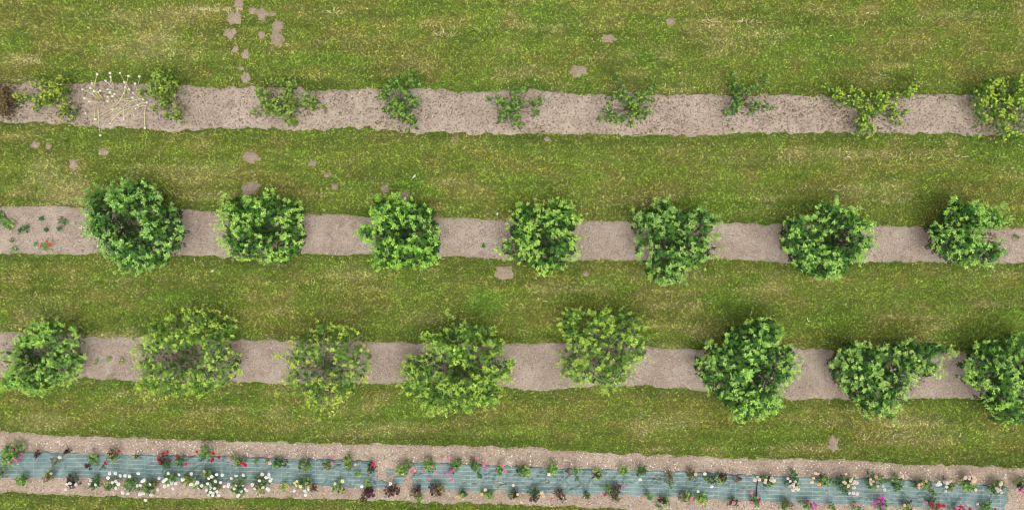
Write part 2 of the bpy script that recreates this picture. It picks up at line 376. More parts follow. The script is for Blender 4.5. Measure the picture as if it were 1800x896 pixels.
cs = np.repeat(np.array([.58, .50, .27])*np.exp(rng.normal(0, .22, m))[:, None], 8, 0)
o = obj('dry_grass', mesh_np('dry_grass', V, F, cs), M_stalk); tag(o, 'pale dead straw strands lying loose on the lawn', 'dry grass', kind='stuff')
# tiny daisies / petals on the lawn
def dots(name, xs, ys, z, r0, r1, cols, label, cat, hgt=.6, m=M_pebble):
    n = len(xs); r = rng.uniform(r0, r1, n); th = np.arange(5)*2*math.pi/5
    el = rng.uniform(.6, 1.3, n); ro = rng.uniform(0, 6.28, n)
    rx = r[:, None]*np.cos(th+ro[:, None])*rng.uniform(.75, 1.2, (n, 5)); ry = (r*el)[:, None]*np.sin(th+ro[:, None])*rng.uniform(.75, 1.2, (n, 5))
    ring = np.stack([xs[:, None]+rx, ys[:, None]+ry, np.repeat(z[:, None], 5, 1)], -1)
    top = np.stack([xs[:, None]+rx*.55, ys[:, None]+ry*.55, (z+r*hgt)[:, None]+rng.normal(0, .12, (n, 5))*r[:, None]], -1)
    cen = np.stack([xs, ys, z+r*hgt*1.1], -1)[:, None]
    V = np.concatenate([ring, top, cen], 1).reshape(-1, 3); F = []
    for j in range(5):
        k2 = (j+1) % 5; F += [(j, k2, 5+k2), (j, 5+k2, 5+j), (5+j, 5+k2, 10)]
    F = (np.arange(n)[:, None, None]*11+np.array(F)[None]).reshape(-1, 3)
    o = obj(name, mesh_np(name, V, F, np.repeat(cols, 11, 0)), m); return tag(o, label, cat, kind='stuff')
xs, ys = scatter(260, -18.4, 18.4, -9.3, 9.3); k = soil_amount(xs*S+900, 448-ys*S) < -3; xs, ys = xs[k], ys[k]
bot = rng.random(len(xs)) < .999
dots('daisies', xs, ys, np.full(len(xs), .05), .010, .022, np.tile([.75, .74, .62], (len(xs), 1)), 'tiny white daisies dotted over the mown lawn', 'daisies', .3)

# ------------------------------------------------------------------ soil strips
NM = {1: M_soil_a, 2: M_soil_b, 3: M_soil_b, 4: M_soil_c}
RES = {1: .034, 2: .045, 3: .045, 4: .055}
def soil_z(k, x, y):
    if k == 1:
        rd = 1-abs(fbm(x*10, y*8, 13, 3)*2-1); cre = sstep(.88, .985, rd)
        patch = sstep(.35, .6, fbm(x*1.2, y*1.2, 15, 3))
        return .045+.030*(fbm(x*5, y*5, 12, 4)-.5)*1.6-.065*cre*(.35+.65*patch)
    if k == 4: return .022+.020*(fbm(x*7, y*7, 14, 4)-.5)
    return .026+.030*(fbm(x*6, y*6, 10+k, 4)-.5)-.014*sstep(.9, 1, 1-abs(fbm(x*8, y*8, 19, 2)*2-1))
for k in STR:
    xs = np.arange(-19.9, 19.9, RES[k]); t, b = edges(k, xs*S+900); ny = int(1.62/RES[k]) if k < 4 else int(1.95/RES[k])
    v = np.linspace(0, 1, ny); yy = Y(t)[:, None]*(1-v)+Y(b)[:, None]*v; xx = np.repeat(xs[:, None], ny, 1)
    jx = (vn(xx*60, yy*60, 4)-.5)*RES[k]*.5
    z = soil_z(k, xx, yy); edg = np.minimum(v, 1-v)[None]*(abs(Y(t)-Y(b)))[:, None]; z = z*sstep(-.02, .10, edg)+.004*(1-sstep(0, .05, edg))
    V = np.stack([xx+jx, yy, z], -1).reshape(-1, 3)
    nm = {1: 'soil_strip', 2: 'soil_strip', 3: 'soil_strip', 4: 'flower_bed'}[k]
    o = obj(nm, mesh_np(nm, V, grid(len(xs), ny), smooth=True, nper=4)[0] if False else mesh_np(nm, V, grid(len(xs), ny), smooth=True, nper=4), NM[k])
    tag(o, kind='structure')
# clods and gravel
def on_strip(k, n, lo=0.03, hi=.97, x0=-18.6, x1=18.6):
    xs = rng.uniform(x0, x1, n); t, b = edges(k, xs*S+900); v = rng.uniform(lo, hi, n); return xs, Y(t)*(1-v)+Y(b)*v
P = [on_strip(1, 3200)]; xs, ys = P[0]; cl = sstep(.35, .6, fbm(xs*1.5, ys*2, 15, 3)); q = rng.random(len(xs)) < .3+.7*cl; xs, ys = xs[q], ys[q]
cc = np.array([.37, .31, .255])*np.exp(rng.normal(0, .16, len(xs)))[:, None]
dots('soil_clods', xs, ys, soil_z(1, xs, ys)-.006, .010, .026, cc, 'small crumbled clods of hoed soil on the top strip', 'soil clods', .9)
XS, YS, ZS = [], [], []
for k, n_ in ((2, 2600), (3, 2600), (4, 3600)):
    xs, ys = on_strip(k, n_); XS.append(xs); YS.append(ys); ZS.append(soil_z(k, xs, ys)-.004)
xs, ys, zs = map(np.concatenate, (XS, YS, ZS))
pal = np.array([[.56, .48, .40], [.40, .30, .24], [.66, .58, .50], [.22, .16, .13], [.30, .22, .18]])
cc = pal[rng.choice(5, len(xs), p=[.28, .26, .12, .17, .17])]*np.exp(rng.normal(0, .12, len(xs)))[:, None]
dots('gravel', xs, ys, zs, .008, .021, cc, 'small pebbles and stones strewn over the bare soil strips', 'gravel', .7)
xs, ys = on_strip(4, 1300, .02, .45); dens = fbm(xs*.7, ys*1.5, 44, 3)
q = rng.random(len(xs)) < sstep(.40, .66, dens)+.15; xs, ys = xs[q], ys[q]
cp = np.where(rng.random((len(xs), 1)) < .75, [[.80, .74, .68]], [[.74, .5, .48]])
dots('fallen_petals', xs, ys, soil_z(4, xs, ys)+.004, .012, .030, cp, 'white and pale pink petals fallen on the flower bed soil', 'petals', .25, M_petal)

# molehills: low irregular domes, each one its own thing
for i, (mx, my, a, b, lab) in enumerate(MOLE):
    nr, nt_ = 6, 30; th = np.arange(nt_)*2*math.pi/nt_
    rr = 1.22+1.5*(fbm(np.cos(th)*2.6+5+i*7, np.sin(th)*2.6+5, 40+i, 4)-.5)
    V = [(0, 0, .06)]; F = []
    for j in range(1, nr+1):
        s = j/nr
        for q, t_ in enumerate(th):
            xx = math.cos(t_)*rr[q]*a*s/S; yy = -math.sin(t_)*rr[q]*b*s/S
            V.append((xx, yy, .004+.050*(1-s**2)+.018*(vn((xx+mx)*14, (yy+my)*14, 3)-.5)*(1-s)))
    for q in range(nt_): F.append((0, 1+(q+1) % nt_, 1+q))
    for j in range(nr-1):
        for q in range(nt_):
            p = 1+j*nt_; k2 = (q+1) % nt_; F += [(p+q, p+k2, p+nt_+k2), (p+q, p+nt_+k2, p+nt_+q)]
    V = np.array(V); F = np.array(F)[:, ::-1]
    o = obj('molehill', mesh_np('molehill', V, F, smooth=True), M_mound, loc=(float(X(mx)), float(Y(my)), 0)); tag(o, lab, 'molehill', 'bare molehills in the lawn')
# ------------------------------------------------------------------ trees and shrubs
def poly_px(pts, x0, y0, sc): return [(x0+a/sc, y0+b/sc) for a, b in pts]
GREEN = dict(tip=np.array([.37, .65, .09]), old_shaded=np.array([.026, .075, .012]), mid=np.array([.070, .185, .024]))  # tips lighter as young growth; lower layers also carry crown shade in their colour
YELL = dict(tip=np.array([.44, .60, .08]), old_shaded=np.array([.050, .115, .018]), mid=np.array([.115, .225, .03]))
DEEP = dict(tip=np.array([.38, .63, .12]), old_shaded=np.array([.026, .072, .013]), mid=np.array([.070, .18, .026]))
def wood(root, cen, tips, zt, rng, col, lr=.032, ntw=3, trunk_h=.45, tr=.075):
    g = Geo(); tube(g, curve((0, 0, -.05), (rng.normal(0, .04), rng.normal(0, .04), trunk_h), (.02, .02, 0), 4), [tr*1.25, tr, tr*.95, tr*.8], col, 7)
    obj('trunk', g.mesh('trunk', True), M_wood, root)
    for tp in tips:
        g = Geo(); tp = np.asarray(tp); bend = rng.normal(0, .10, 3); bend[2] = 0
        P = curve((0, 0, trunk_h*rng.uniform(.6, .98)), tp, bend, 8, -.10*np.linalg.norm(tp[:2]))
        tube(g, P, np.linspace(lr, .008, 8), col, 5)
        for _ in range(ntw):
            b0 = P[rng.integers(3, 7)]; e = b0+np.append(rng.normal(0, .30, 2), rng.uniform(.1, .45))
            e[2] = min(e[2], zt); tube(g, curve(b0, e, rng.normal(0, .04, 3), 4), np.linspace(.011, .005, 4), col*1.1, 4)
        obj('limb', g.mesh('limb', True), M_wood, root)
def tree(name, outline, hole, base, ht, dens, pal, label, cat, group, seed, L=.125, sparse=0., bark=None, lowd=1.0, name_leaf='crown', k=7):
    rng = np.random.default_rng(seed)
    zc = ht*.74; bx, by = float(X(base[0], 0)), float(Y(base[1], 0))
    W = lambda q: np.stack([X([p[0] for p in q], zc), Y([p[1] for p in q], zc)], 1)
    po = W(outline); po = po.mean(0)+(po-po.mean(0))*.965; ho = W(hole) if hole else None
    ht *= 1.15; L *= .74; k = 6
    if bark is None: bark = (.30, .26, .20) if pal['tip'][2] < .101 and sparse > .09 else (.10, .085, .065)
    root = empty(name, (bx, by, 0), label, cat, group)
    lo, hi = po.min(0)-.1, po.max(0)+.1; area = np.prod(hi-lo)
    def fill(d, margin, hin=.06):
        n = int(area*d); x = rng.uniform(lo[0], hi[0], n); y = rng.uniform(lo[1], hi[1], n)
        ins = inpoly(x, y, po); e = dseg(x, y, po); ok = ins & (e > margin)
        if ho is not None:
            ih = inpoly(x, y, ho); eh = dseg(x, y, ho); e = np.minimum(e, np.where(ih, 0, eh+.10)); ok &= ~(ih & (eh > hin))
        x, y, e = x[ok], y[ok], e[ok]
        cl = fbm(x*2.6+seed, y*2.6, seed, 3)
        kp = rng.random(len(x)) < np.clip(1-sparse+ (cl-.5)*(2.2+3*sparse), .04, 1)
        return x[kp], y[kp], e[kp], cl[kp]
    def top(x, y, e, cl): return ht*(.52+.48*(1-np.exp(-e/.28)))+(cl-.5)*.9*ht*.7
    parts = []
    x, y, e, cl = fill(dens*(21 if sparse < .09 else 15), .03); z = top(x, y, e, cl)+rng.normal(0, .10, len(x))
    m = 4; ox = rng.normal(0, .065, (len(x), m)); oy = rng.normal(0, .065, (len(x), m)); ox[:, 0] = oy[:, 0] = 0
    z = (z[:, None]+.10-1.5*np.hypot(ox, oy)).ravel(); x = (x[:, None]+ox).ravel(); y = (y[:, None]+oy).ravel()
    # ragged shoots growing out past the outline
    ns = int(dens*len(po)*1.8); i0 = rng.integers(0, len(po), ns); t_ = rng.random((ns, 1)); b0 = po[i0-1]*(1-t_)+po[i0]*t_
    od = b0-po.mean(0); od /= np.linalg.norm(od, axis=1)[:, None]; od += rng.normal(0, .35, od.shape); sl_ = rng.uniform(.02, .17, ns)
    for q_ in (-.35, .25, .85):
        x = np.append(x, b0[:, 0]+od[:, 0]*sl_*q_); y = np.append(y, b0[:, 1]+od[:, 1]*sl_*q_); z = np.append(z, ht*.55+ht*.12*q_+rng.normal(0, .05, ns))
    f = rng.random(len(x))[:, None]; c = pal['tip']*(1-.8*f**1.5)+pal['mid']*.8*f**1.5; c = c*np.exp(rng.normal(0, .12, len(x)))[:, None]
    out = np.stack([(x-po[:, 0].mean())*.22, (y-po[:, 1].mean())*.22, 0*x], 1)
    parts.append(rosettes(np.stack([x, y, z], 1), k, L*1.08*rng.uniform(.7, 1.1, len(x)), .36, .10, .80, c, rng, out))
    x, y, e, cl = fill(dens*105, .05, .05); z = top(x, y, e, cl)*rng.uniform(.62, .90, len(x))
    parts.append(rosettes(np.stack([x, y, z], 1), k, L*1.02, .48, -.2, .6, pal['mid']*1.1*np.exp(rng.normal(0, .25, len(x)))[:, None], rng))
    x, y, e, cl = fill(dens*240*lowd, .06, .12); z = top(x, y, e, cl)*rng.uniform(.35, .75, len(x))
    parts.append(rosettes(np.stack([x, y, z], 1), k, L*1.08, .50, -.3, .4, pal['old_shaded']*np.exp(rng.normal(0, .2, len(x)))[:, None], rng))  # lowest layer: older leaf green, deepened with painted inner-crown shade
    if ho is not None:                      # a few low leaves down in the open middle, shade painted into their green
        n = int(30*dens); q = rng.uniform(0, 1, (n, 1)); hc = ho.mean(0); pts = ho[rng.integers(0, len(ho), n)]*q+hc*(1-q)
        parts.append(rosettes(np.column_stack([pts, rng.uniform(.4, .9, n)*ht*.5]), 6, L, .48, -.2, .5, pal['old_shaded']*np.ones((n, 1)), rng))
    Vv, Ff, Cc, n0 = [], [], [], 0
    for a, b, c in parts: Vv.append(a); Ff.append(b+n0); Cc.append(c); n0 += len(a)
    V = np.concatenate(Vv)-[bx, by, 0]
    V[:, 2] = np.maximum(V[:, 2], .07)
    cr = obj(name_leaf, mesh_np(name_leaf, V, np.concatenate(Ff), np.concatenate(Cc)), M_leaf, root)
    tips = []
    cx0, cy0 = (ho.mean(0) if ho is not None else po.mean(0))
    nl = 9 if sparse > .09 else 7
    for i in range(nl):
        t = i*2*math.pi/nl+rng.normal(0, .15); dx, dy = math.cos(t), math.sin(t); r = 2.4
        rr = np.linspace(.1, 2.4, 40); ins = inpoly(bx+dx*rr, by+dy*rr, po)
        stop = np.where(~ins & (rr > .35))[0]; r = (rr[stop[0]] if len(stop) else rr[-1])*.80 if ins[:8].any() else .4
        tips.append((dx*r, dy*r, ht*rng.uniform(.60, .82)))
    wood(root, None, tips, ht*.9, rng, np.array(bark), .032 if sparse < .09 else .030, 3 if sparse < .09 else 7)
    return root
GRP2 = 'round green trees of the middle row'; GRP3 = 'trees of the lower row'
c5 = lambda p: poly_px(p, 0, 300, 4); c6 = lambda p: poly_px(p, 360, 300, 4); c7 = lambda p: poly_px(p, 850, 320, 4); c8 = lambda p: poly_px(p, 1350, 320, 4)
d1 = lambda p: poly_px(p, 0, 520, 4); d2 = lambda p: poly_px(p, 430, 520, 3.598); d3 = lambda p: poly_px(p, 900, 520, 3.46); d4 = lambda p: poly_px(p, 1400, 560, 4.48)
tree('fruit_tree', c5([(560,190),(600,140),(680,105),(760,110),(850,90),(950,40),(1000,80),(1060,110),(1110,120),(1110,230),(1220,250),(1230,330),(1280,400),(1250,500),(1240,560),(1170,580),(1140,680),(1000,700),(930,745),(820,720),(800,650),(740,590),(660,510),(560,450),(540,380),(610,330),(580,250)]),
     c5([(790,320),(900,310),(1030,380),(990,470),(900,460),(800,420)]), (228, 402), 2.3, 1.0, DEEP | dict(tip=np.array([.36,.60,.14])), 'largest round tree of the middle row, leftmost, with a dark open centre', 'fruit tree', GRP2, 101)
tree('fruit_tree', c6([(130,165),(260,160),(280,200),(320,200),(400,170),(450,120),(500,180),(600,190),(650,240),(670,210),(685,280),(660,370),(690,420),(680,510),(640,600),(590,650),(460,670),(350,630),(250,630),(150,600),(120,530),(80,490),(110,430),(60,380),(130,370),(80,290),(130,300),(120,220)]),
     c6([(330,370),(450,350),(545,390),(540,440),(440,460),(350,440)]), (468, 408), 2.0, 1.0, GREEN | dict(tip=np.array([.42,.64,.12])), 'squarish bright green tree with a molehill touching its top, second in the middle row', 'fruit tree', GRP2, 102)
tree('fruit_tree', c6([(1160,220),(1220,175),(1290,180),(1360,165),(1400,210),(1450,190),(1540,230),(1610,250),(1650,350),(1640,450),(1665,520),(1640,620),(1560,690),(1500,680),(1400,690),(1290,700),(1210,700),(1170,620),(1170,500),(1120,490),(1060,450),(1070,400),(1130,380),(1200,400),(1190,330),(1170,290)]),
     c6([(1330,410),(1460,410),(1440,490),(1350,480)]), (708, 408), 2.0, 1.05, GREEN, 'compact dark green tree with one leafy arm sticking out left over the soil', 'fruit tree', GRP2, 103)
tree('fruit_tree', c7([(170,200),(250,140),(330,150),(420,160),(480,130),(570,120),(635,150),(640,230),(710,240),(680,290),(650,370),(710,400),(650,440),(680,500),(620,560),(580,600),(510,630),(430,670),(380,660),(320,600),(230,570),(150,530),(90,480),(130,410),(190,400),(150,300),(200,280)]),
     c7([(350,330),(430,340),(490,430),(450,480),(380,470),(380,400)]), (950, 418), 2.0, .98, GREEN | dict(tip=np.array([.42,.64,.11])), 'bright green tree in the middle, just above the large oval molehill', 'fruit tree', GRP2, 104)
tree('fruit_tree', c7([(1045,180),(1110,155),(1180,180),(1220,130),(1300,100),(1360,150),(1420,200),(1500,190),(1580,150),(1600,220),(1670,240),(1650,350),(1650,430),(1690,460),(1620,540),(1560,590),(1460,600),(1400,660),(1440,730),(1350,710),(1250,740),(1200,680),(1140,650),(1160,560),(1190,500),(1130,450),(1095,560),(1070,480),(1080,400),(1050,310),(1060,250)]),
     c7([(1250,380),(1420,390),(1390,440),(1300,470),(1260,440)]), (1188, 424), 2.1, .92, DEEP | dict(tip=np.array([.36,.56,.13])), 'loose lopsided tree tapering downward with a thin hanging shoot at its left side', 'fruit tree', GRP2, 105, sparse=.08)
tree('fruit_tree', c8([(350,190),(400,130),(460,110),(530,170),(620,180),(710,230),(740,280),(720,350),(770,400),(770,490),(700,500),(670,530),(660,590),(540,670),(400,705),(280,660),(200,590),(160,510),(100,450),(110,380),(120,280),(230,240),(300,250),(350,240)]),
     c8([(380,370),(470,350),(550,390),(530,450),(400,450)]), (1462, 425), 2.1, .95, DEEP, 'round deep green tree with nearly closed centre, second from right in middle row', 'fruit tree', GRP2, 106)
tree('fruit_tree', c8([(1160,310),(1240,240),(1290,180),(1310,110),(1400,120),(1500,140),(1530,200),(1560,160),(1660,170),(1700,210),(1735,290),(1700,320),(1600,340),(1530,340),(1480,370),(1500,400),(1540,440),(1650,400),(1680,500),(1650,580),(1540,600),(1430,580),(1340,590),(1240,530),(1170,480),(1190,400),(1150,370)]),
     None, (1688, 414), 2.0, 1.05, DEEP, 'small deep green tree open to the right like a claw, rightmost of the middle row', 'fruit tree', GRP2, 107)
YT = YELL
tree('fruit_tree', d1([(170,190),(280,190),(390,170),(440,210),(530,240),(530,340),(500,400),(590,430),(560,490),(530,560),(500,610),(420,610),(320,660),(280,700),(200,700),(60,680),(0,680),(-40,650),(20,590),(-30,520),(80,480),(0,430),(-30,380),(70,390),(60,310),(110,260),(180,250)]),
     d1([(150,350),(250,330),(340,350),(340,470),(300,500),(180,490),(130,430)]), (62, 628), 1.8, 1.3, YELL | dict(tip=np.array([.38,.60,.10]), mid=np.array([.13,.27,.05])), 'ring shaped green tree at the left edge with bare soil showing in its centre', 'fruit tree', GRP3, 108, L=.115, sparse=.08, lowd=.7)
tree('fruit_tree', d1([(1000,190),(1140,190),(1190,130),(1310,80),(1400,100),(1500,90),(1560,150),(1640,130),(1670,190),(1640,280),(1590,330),(1600,390),(1700,420),(1650,470),(1690,540),(1620,560),(1610,640),(1440,700),(1400,715),(1200,710),(1060,750),(1000,690),(930,660),(980,590),(940,510),(960,440),(890,380),(950,330),(1010,310),(990,240)]),
     d1([(1200,410),(1300,350),(1380,350),(1380,480),(1300,530),(1200,490)]), (325, 622), 2.0, 1.3, YT, 'wide thin yellow green tree with grey branches showing, second in the lower row', 'fruit tree', GRP3, 109, L=.105, sparse=.14, lowd=.45)
tree('fruit_tree', d2([(410,140),(520,170),(610,200),(680,200),(750,250),(760,320),(800,370),(790,470),(760,540),(690,560),(700,650),(600,680),(520,770),(450,740),(400,700),(280,640),(170,630),(260,570),(230,520),(270,440),(180,390),(260,350),(310,260),(420,220)]),
     d2([(430,430),(560,390),(600,450),(520,490),(440,480)]), (574, 640), 1.9, 1.2, YELL | dict(tip=np.array([.50,.60,.08])), 'sparsest yellowish tree of the lower row, narrow with a bare brown middle', 'fruit tree', GRP3, 110, L=.10, sparse=.18, lowd=.4)
tree('fruit_tree', d2([(1110,260),(1140,240),(1230,240),(1290,200),(1280,100),(1350,160),(1440,170),(1570,190),(1580,250),(1650,290),(1640,360),(1600,400),(1740,410),(1700,470),(1680,540),(1600,560),(1640,620),(1600,710),(1480,730),(1330,760),(1190,760),(1110,710),(1090,650),(1010,630),(960,570),(990,510),(980,440),(1030,380),(1130,380),(1170,320)]),
     d2([(1290,450),(1410,430),(1430,510),(1310,530)]), (800, 645), 2.0, 1.4, YELL | dict(tip=np.array([.42,.60,.09])), 'broad airy yellow green tree with pale curved twigs, a spike of leaves at its top', 'fruit tree', GRP3, 111, L=.11, sparse=.10, lowd=.6)
tree('fruit_tree', d3([(320,80),(440,80),(490,110),(560,85),(680,75),(740,110),(860,150),(820,230),(850,290),(840,370),(830,400),(750,420),(740,510),(690,540),(640,560),(580,600),(530,550),(380,560),(290,510),(280,440),(270,350),(340,330),(350,290),(290,200),(290,140)]),
     None, (1062, 622), 2.0, 1.4, YELL | dict(tip=np.array([.42,.58,.085])), 'airy light green lower row tree right of centre, thinning out downward over the soil', 'fruit tree', GRP3, 112, L=.11, sparse=.12, lowd=.55)
tree('fruit_tree', d3([(1350,190),(1440,160),(1490,140),(1550,130),(1630,130),(1660,210),(1640,290),(1740,310),(1770,370),(1740,440),(1730,520),(1640,560),(1660,660),(1620,740),(1460,800),(1370,770),(1320,690),(1270,650),(1200,590),(1140,500),(1120,380),(1200,380),(1180,290),(1220,280),(1260,330),(1310,310),(1310,230)]),
     d3([(1440,490),(1520,450),(1555,480),(1510,530),(1450,530)]), (1322, 648), 2.3, 1.0, DEEP, 'tall dense deep green tree with small dark hole, third from right in lower row', 'fruit tree', GRP3, 113, L=.12)
tree('fruit_tree', d4([(350,240),(440,180),(530,210),(640,190),(680,250),(760,210),(860,190),(960,160),(1050,190),(1160,180),(1290,250),(1240,300),(1150,330),(1200,400),(1100,500),(1000,470),(920,440),(950,520),(890,600),(830,700),(790,850),(700,800),(590,800),(500,700),(430,620),(370,560),(310,470),(270,370),(330,310)]),
     d4([(670,390),(730,380),(750,460),(700,470)]), (1558, 655), 2.2, .98, DEEP | dict(tip=np.array([.42,.63,.14])), 'triangular green tree stretching a long arm to the upper right', 'fruit tree', GRP3, 114, L=.12)
tree('fruit_tree', d4([(1430,190),(1570,170),(1680,130),(1800,110),(1990,140),(2050,400),(2000,800),(1800,890),(1600,850),(1590,760),(1500,680),(1510,580),(1400,530),(1350,490),(1370,430),(1340,340),(1430,320),(1440,250)]),
     d4([(1700,400),(1780,390),(1830,480),(1780,540),(1720,480)]), (1772, 660), 2.3, 1.0, DEEP, 'dense deep green tree cut off by the right edge of the photo, lower row', 'fruit tree', GRP3, 115, L=.12)

def shrub(name, blobs, base, ht, pal, label, group, seed, L=.085, dens=1.0, bark=(.20, .15, .11)):
    rng = np.random.default_rng(seed); zc = ht*.65; bx, by = float(X(base[0])), float(Y(base[1]))
    root = empty(name, (bx, by, 0), label, 'shrub', group); parts = []; tips = []
    for (cx, cy, r) in blobs:
        x0, y0, rr = float(X(cx, zc)), float(Y(cy, zc)), r/S
        rr *= 1.16; zt = ht*rng.uniform(.65, 1.0); ax = np.array([x0-bx, y0-by])
        for lay, (d, col, f0, f1, e0, e1) in enumerate(((30, 'tip', .88, 1.04, .1, .9), (62, 'mid', .62, .95, -.2, .6), (46, 'old_shaded', .4, .85, -.3, .4))):
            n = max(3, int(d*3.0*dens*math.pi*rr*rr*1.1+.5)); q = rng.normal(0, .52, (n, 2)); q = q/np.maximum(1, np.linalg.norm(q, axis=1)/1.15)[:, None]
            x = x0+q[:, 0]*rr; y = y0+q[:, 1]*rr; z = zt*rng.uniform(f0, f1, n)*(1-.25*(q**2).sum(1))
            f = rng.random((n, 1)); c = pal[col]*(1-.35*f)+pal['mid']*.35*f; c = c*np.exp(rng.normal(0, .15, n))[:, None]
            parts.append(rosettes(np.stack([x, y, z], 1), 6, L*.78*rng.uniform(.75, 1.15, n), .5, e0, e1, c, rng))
        tips.append((x0-bx, y0-by, zt*.85))
    Vv, Ff, Cc, n0 = [], [], [], 0
    for a, b, c in parts: Vv.append(a); Ff.append(b+n0); Cc.append(c); n0 += len(a)
    V = np.concatenate(Vv)-[bx, by, 0]; V[:, 2] = np.maximum(V[:, 2], .05)
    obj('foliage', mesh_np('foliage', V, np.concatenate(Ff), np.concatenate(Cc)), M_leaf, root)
    order = sorted(tips, key=lambda t: -math.hypot(t[0], t[1]))
    for tp in order:
        g = Geo(); tube(g, curve((0, 0, -.02), tp, np.append(rng.normal(0, .04, 2), 0), 6, -.08), np.linspace(.018, .006, 6), np.array(bark), 5)
        obj('stem', g.mesh('stem', True), M_wood, root)
    return root
G1 = 'young shrubs in the top soil strip'
SG = dict(tip=np.array([.24, .38, .055]), mid=np.array([.075, .17, .026]), old_shaded=np.array([.030, .080, .014]))  # same layering as the crowns, lower leaves darker with shade in the colour
SY = dict(tip=np.array([.38, .46, .06]), mid=np.array([.12, .20, .025]), old_shaded=np.array([.040, .085, .014]))
GOLD = dict(tip=np.array([.40, .52, .055]), mid=np.array([.10, .20, .025]), old_shaded=np.array([.045, .10, .014]))
BR = dict(tip=np.array([.19, .14, .05]), mid=np.array([.09, .07, .03]), old_shaded=np.array([.07, .035, .02]))
shrub('shrub', [(-4,165,13),(8,162,12),(14,178,13),(2,182,14),(10,194,9),(-6,195,12),(22,170,6)], (3, 182), .9, BR, 'reddish brown shrub at the left edge of the top strip', G1, 201, dens=.7)
shrub('shrub', [(95,150,14),(88,165,11),(108,136,7),(35,172,9),(48,170,6),(62,175,9),(82,172,12),(60,188,6),(113,196,11),(118,178,6),(122,126,5),(72,148,8),(58,148,6),(105,160,9)], (85, 178), 1.2, SY, 'straggly yellow green shrub between the reddish shrub and the pale flower stalks', G1, 202)
shrub('shrub', [(285,143,17),(270,163,9),(300,150,13),(250,163,7),(285,178,10),(312,187,6),(310,203,8),(297,204,6),(278,130,10),(265,150,8),(290,163,11),(270,190,5)], (287, 178), 1.3, SY | dict(tip=np.array([.30,.41,.07])), 'yellow green shrub just right of the pale flower stalks, hooking down at its right', G1, 203)
shrub('shrub', [(460,165,9),(463,182,8),(445,196,5),(505,168,12),(508,190,12),(508,210,8),(518,215,5),(475,190,12),(490,196,8),(510,145,9),(495,143,6),(478,143,4),(540,176,11),(551,182,8),(565,188,4),(455,160,6),(484,175,6)], (500, 188), 1.1, SY | dict(tip=np.array([.30,.42,.08])), 'shrub of three leafy arms below the round molehill, a small arm to its right', G1, 204)
shrub('shrub', [(680,156,9),(672,167,8),(700,143,10),(722,128,9),(727,145,8),(695,185,12),(706,190,11),(726,178,9),(710,204,8),(725,215,6),(720,207,6),(678,193,6),(692,205,5),(718,228,4),(685,145,6),(708,158,6),(715,165,6)], (703, 180), 1.3, SG, 'upright narrow green shrub leaning onto the lawn above, fourth before the centre', G1, 205)
shrub('shrub', [(878,178,8),(888,183,6),(857,172,4),(905,167,8),(914,157,7),(922,155,5),(905,186,9),(887,200,9),(878,209,5),(907,203,7),(916,218,5),(940,182,8),(952,175,5),(942,197,6),(926,150,4),(940,142,5),(905,217,6),(895,192,6),(918,177,5)], (908, 192), 1.1, SG | dict(tip=np.array([.27,.40,.07])), 'thin open shrub right of centre between the narrow shrub and the forked one', G1, 206, dens=.9)
shrub('shrub', [(1087,127,4),(1087,140,5),(1096,152,5),(1082,165,6),(1095,170,8),(1110,178,9),(1120,190,11),(1112,200,7),(1130,175,7),(1146,177,5),(1138,195,7),(1090,205,8),(1076,206,8),(1055,208,5),(1068,195,6),(1110,217,5),(1128,205,6),(1150,150,5),(1163,147,4),(1143,158,5),(1122,168,5),(1132,165,6),(1072,183,4)], (1112, 190), 1.3, SG | dict(tip=np.array([.29,.42,.075])), 'forked green shrub with spindly shoots reaching over the lawn and a tail left', G1, 207, dens=.9)
shrub('shrub', [(1290,190,10),(1277,196,6),(1300,183,7),(1300,165,8),(1292,147,7),(1290,130,5),(1306,152,6),(1300,174,7),(1330,185,8),(1345,188,6),(1362,189,3),(1325,193,5),(1342,142,7),(1330,152,6),(1350,132,5),(1315,162,5)], (1305, 182), 1.2, SG | dict(tip=np.array([.22,.36,.08])), 'small pale green shrub with two low arms, next to the golden forked shrub', G1, 208, dens=.85)
shrub('shrub', [(1470,160,10),(1453,150,5),(1480,172,10),(1495,156,7),(1500,176,10),(1520,180,11),(1530,195,10),(1510,166,9),(1540,172,10),(1555,180,9),(1560,167,8),(1580,166,7),(1595,158,7),(1610,152,7),(1617,140,5),(1600,166,6),(1570,188,7),(1575,200,8),(1590,198,6),(1578,217,5),(1520,210,10),(1515,226,8),(1530,226,8),(1528,240,5),(1545,192,8)], (1535, 188), 1.3, GOLD | dict(tip=np.array([.40,.52,.055])), 'golden green shrub spread in a wide V over the top strip', G1, 209, L=.08, dens=1.15)
shrub('shrub', [(1730,160,13),(1722,185,11),(1745,146,11),(1765,150,13),(1790,143,12),(1745,177,13),(1765,180,12),(1785,180,13),(1797,165,12),(1755,200,12),(1735,205,9),(1775,205,10),(1790,207,8),(1760,222,8),(1785,235,8),(1770,233,8),(1720,238,5),(1765,243,6),(1802,200,11),(1815,150,14),(1815,180,14),(1815,225,12),(1800,238,8)], (1772, 190), 1.5, GOLD, 'large golden yellow shrub cut off by the right edge of the photo', G1, 210, L=.085, dens=.9)

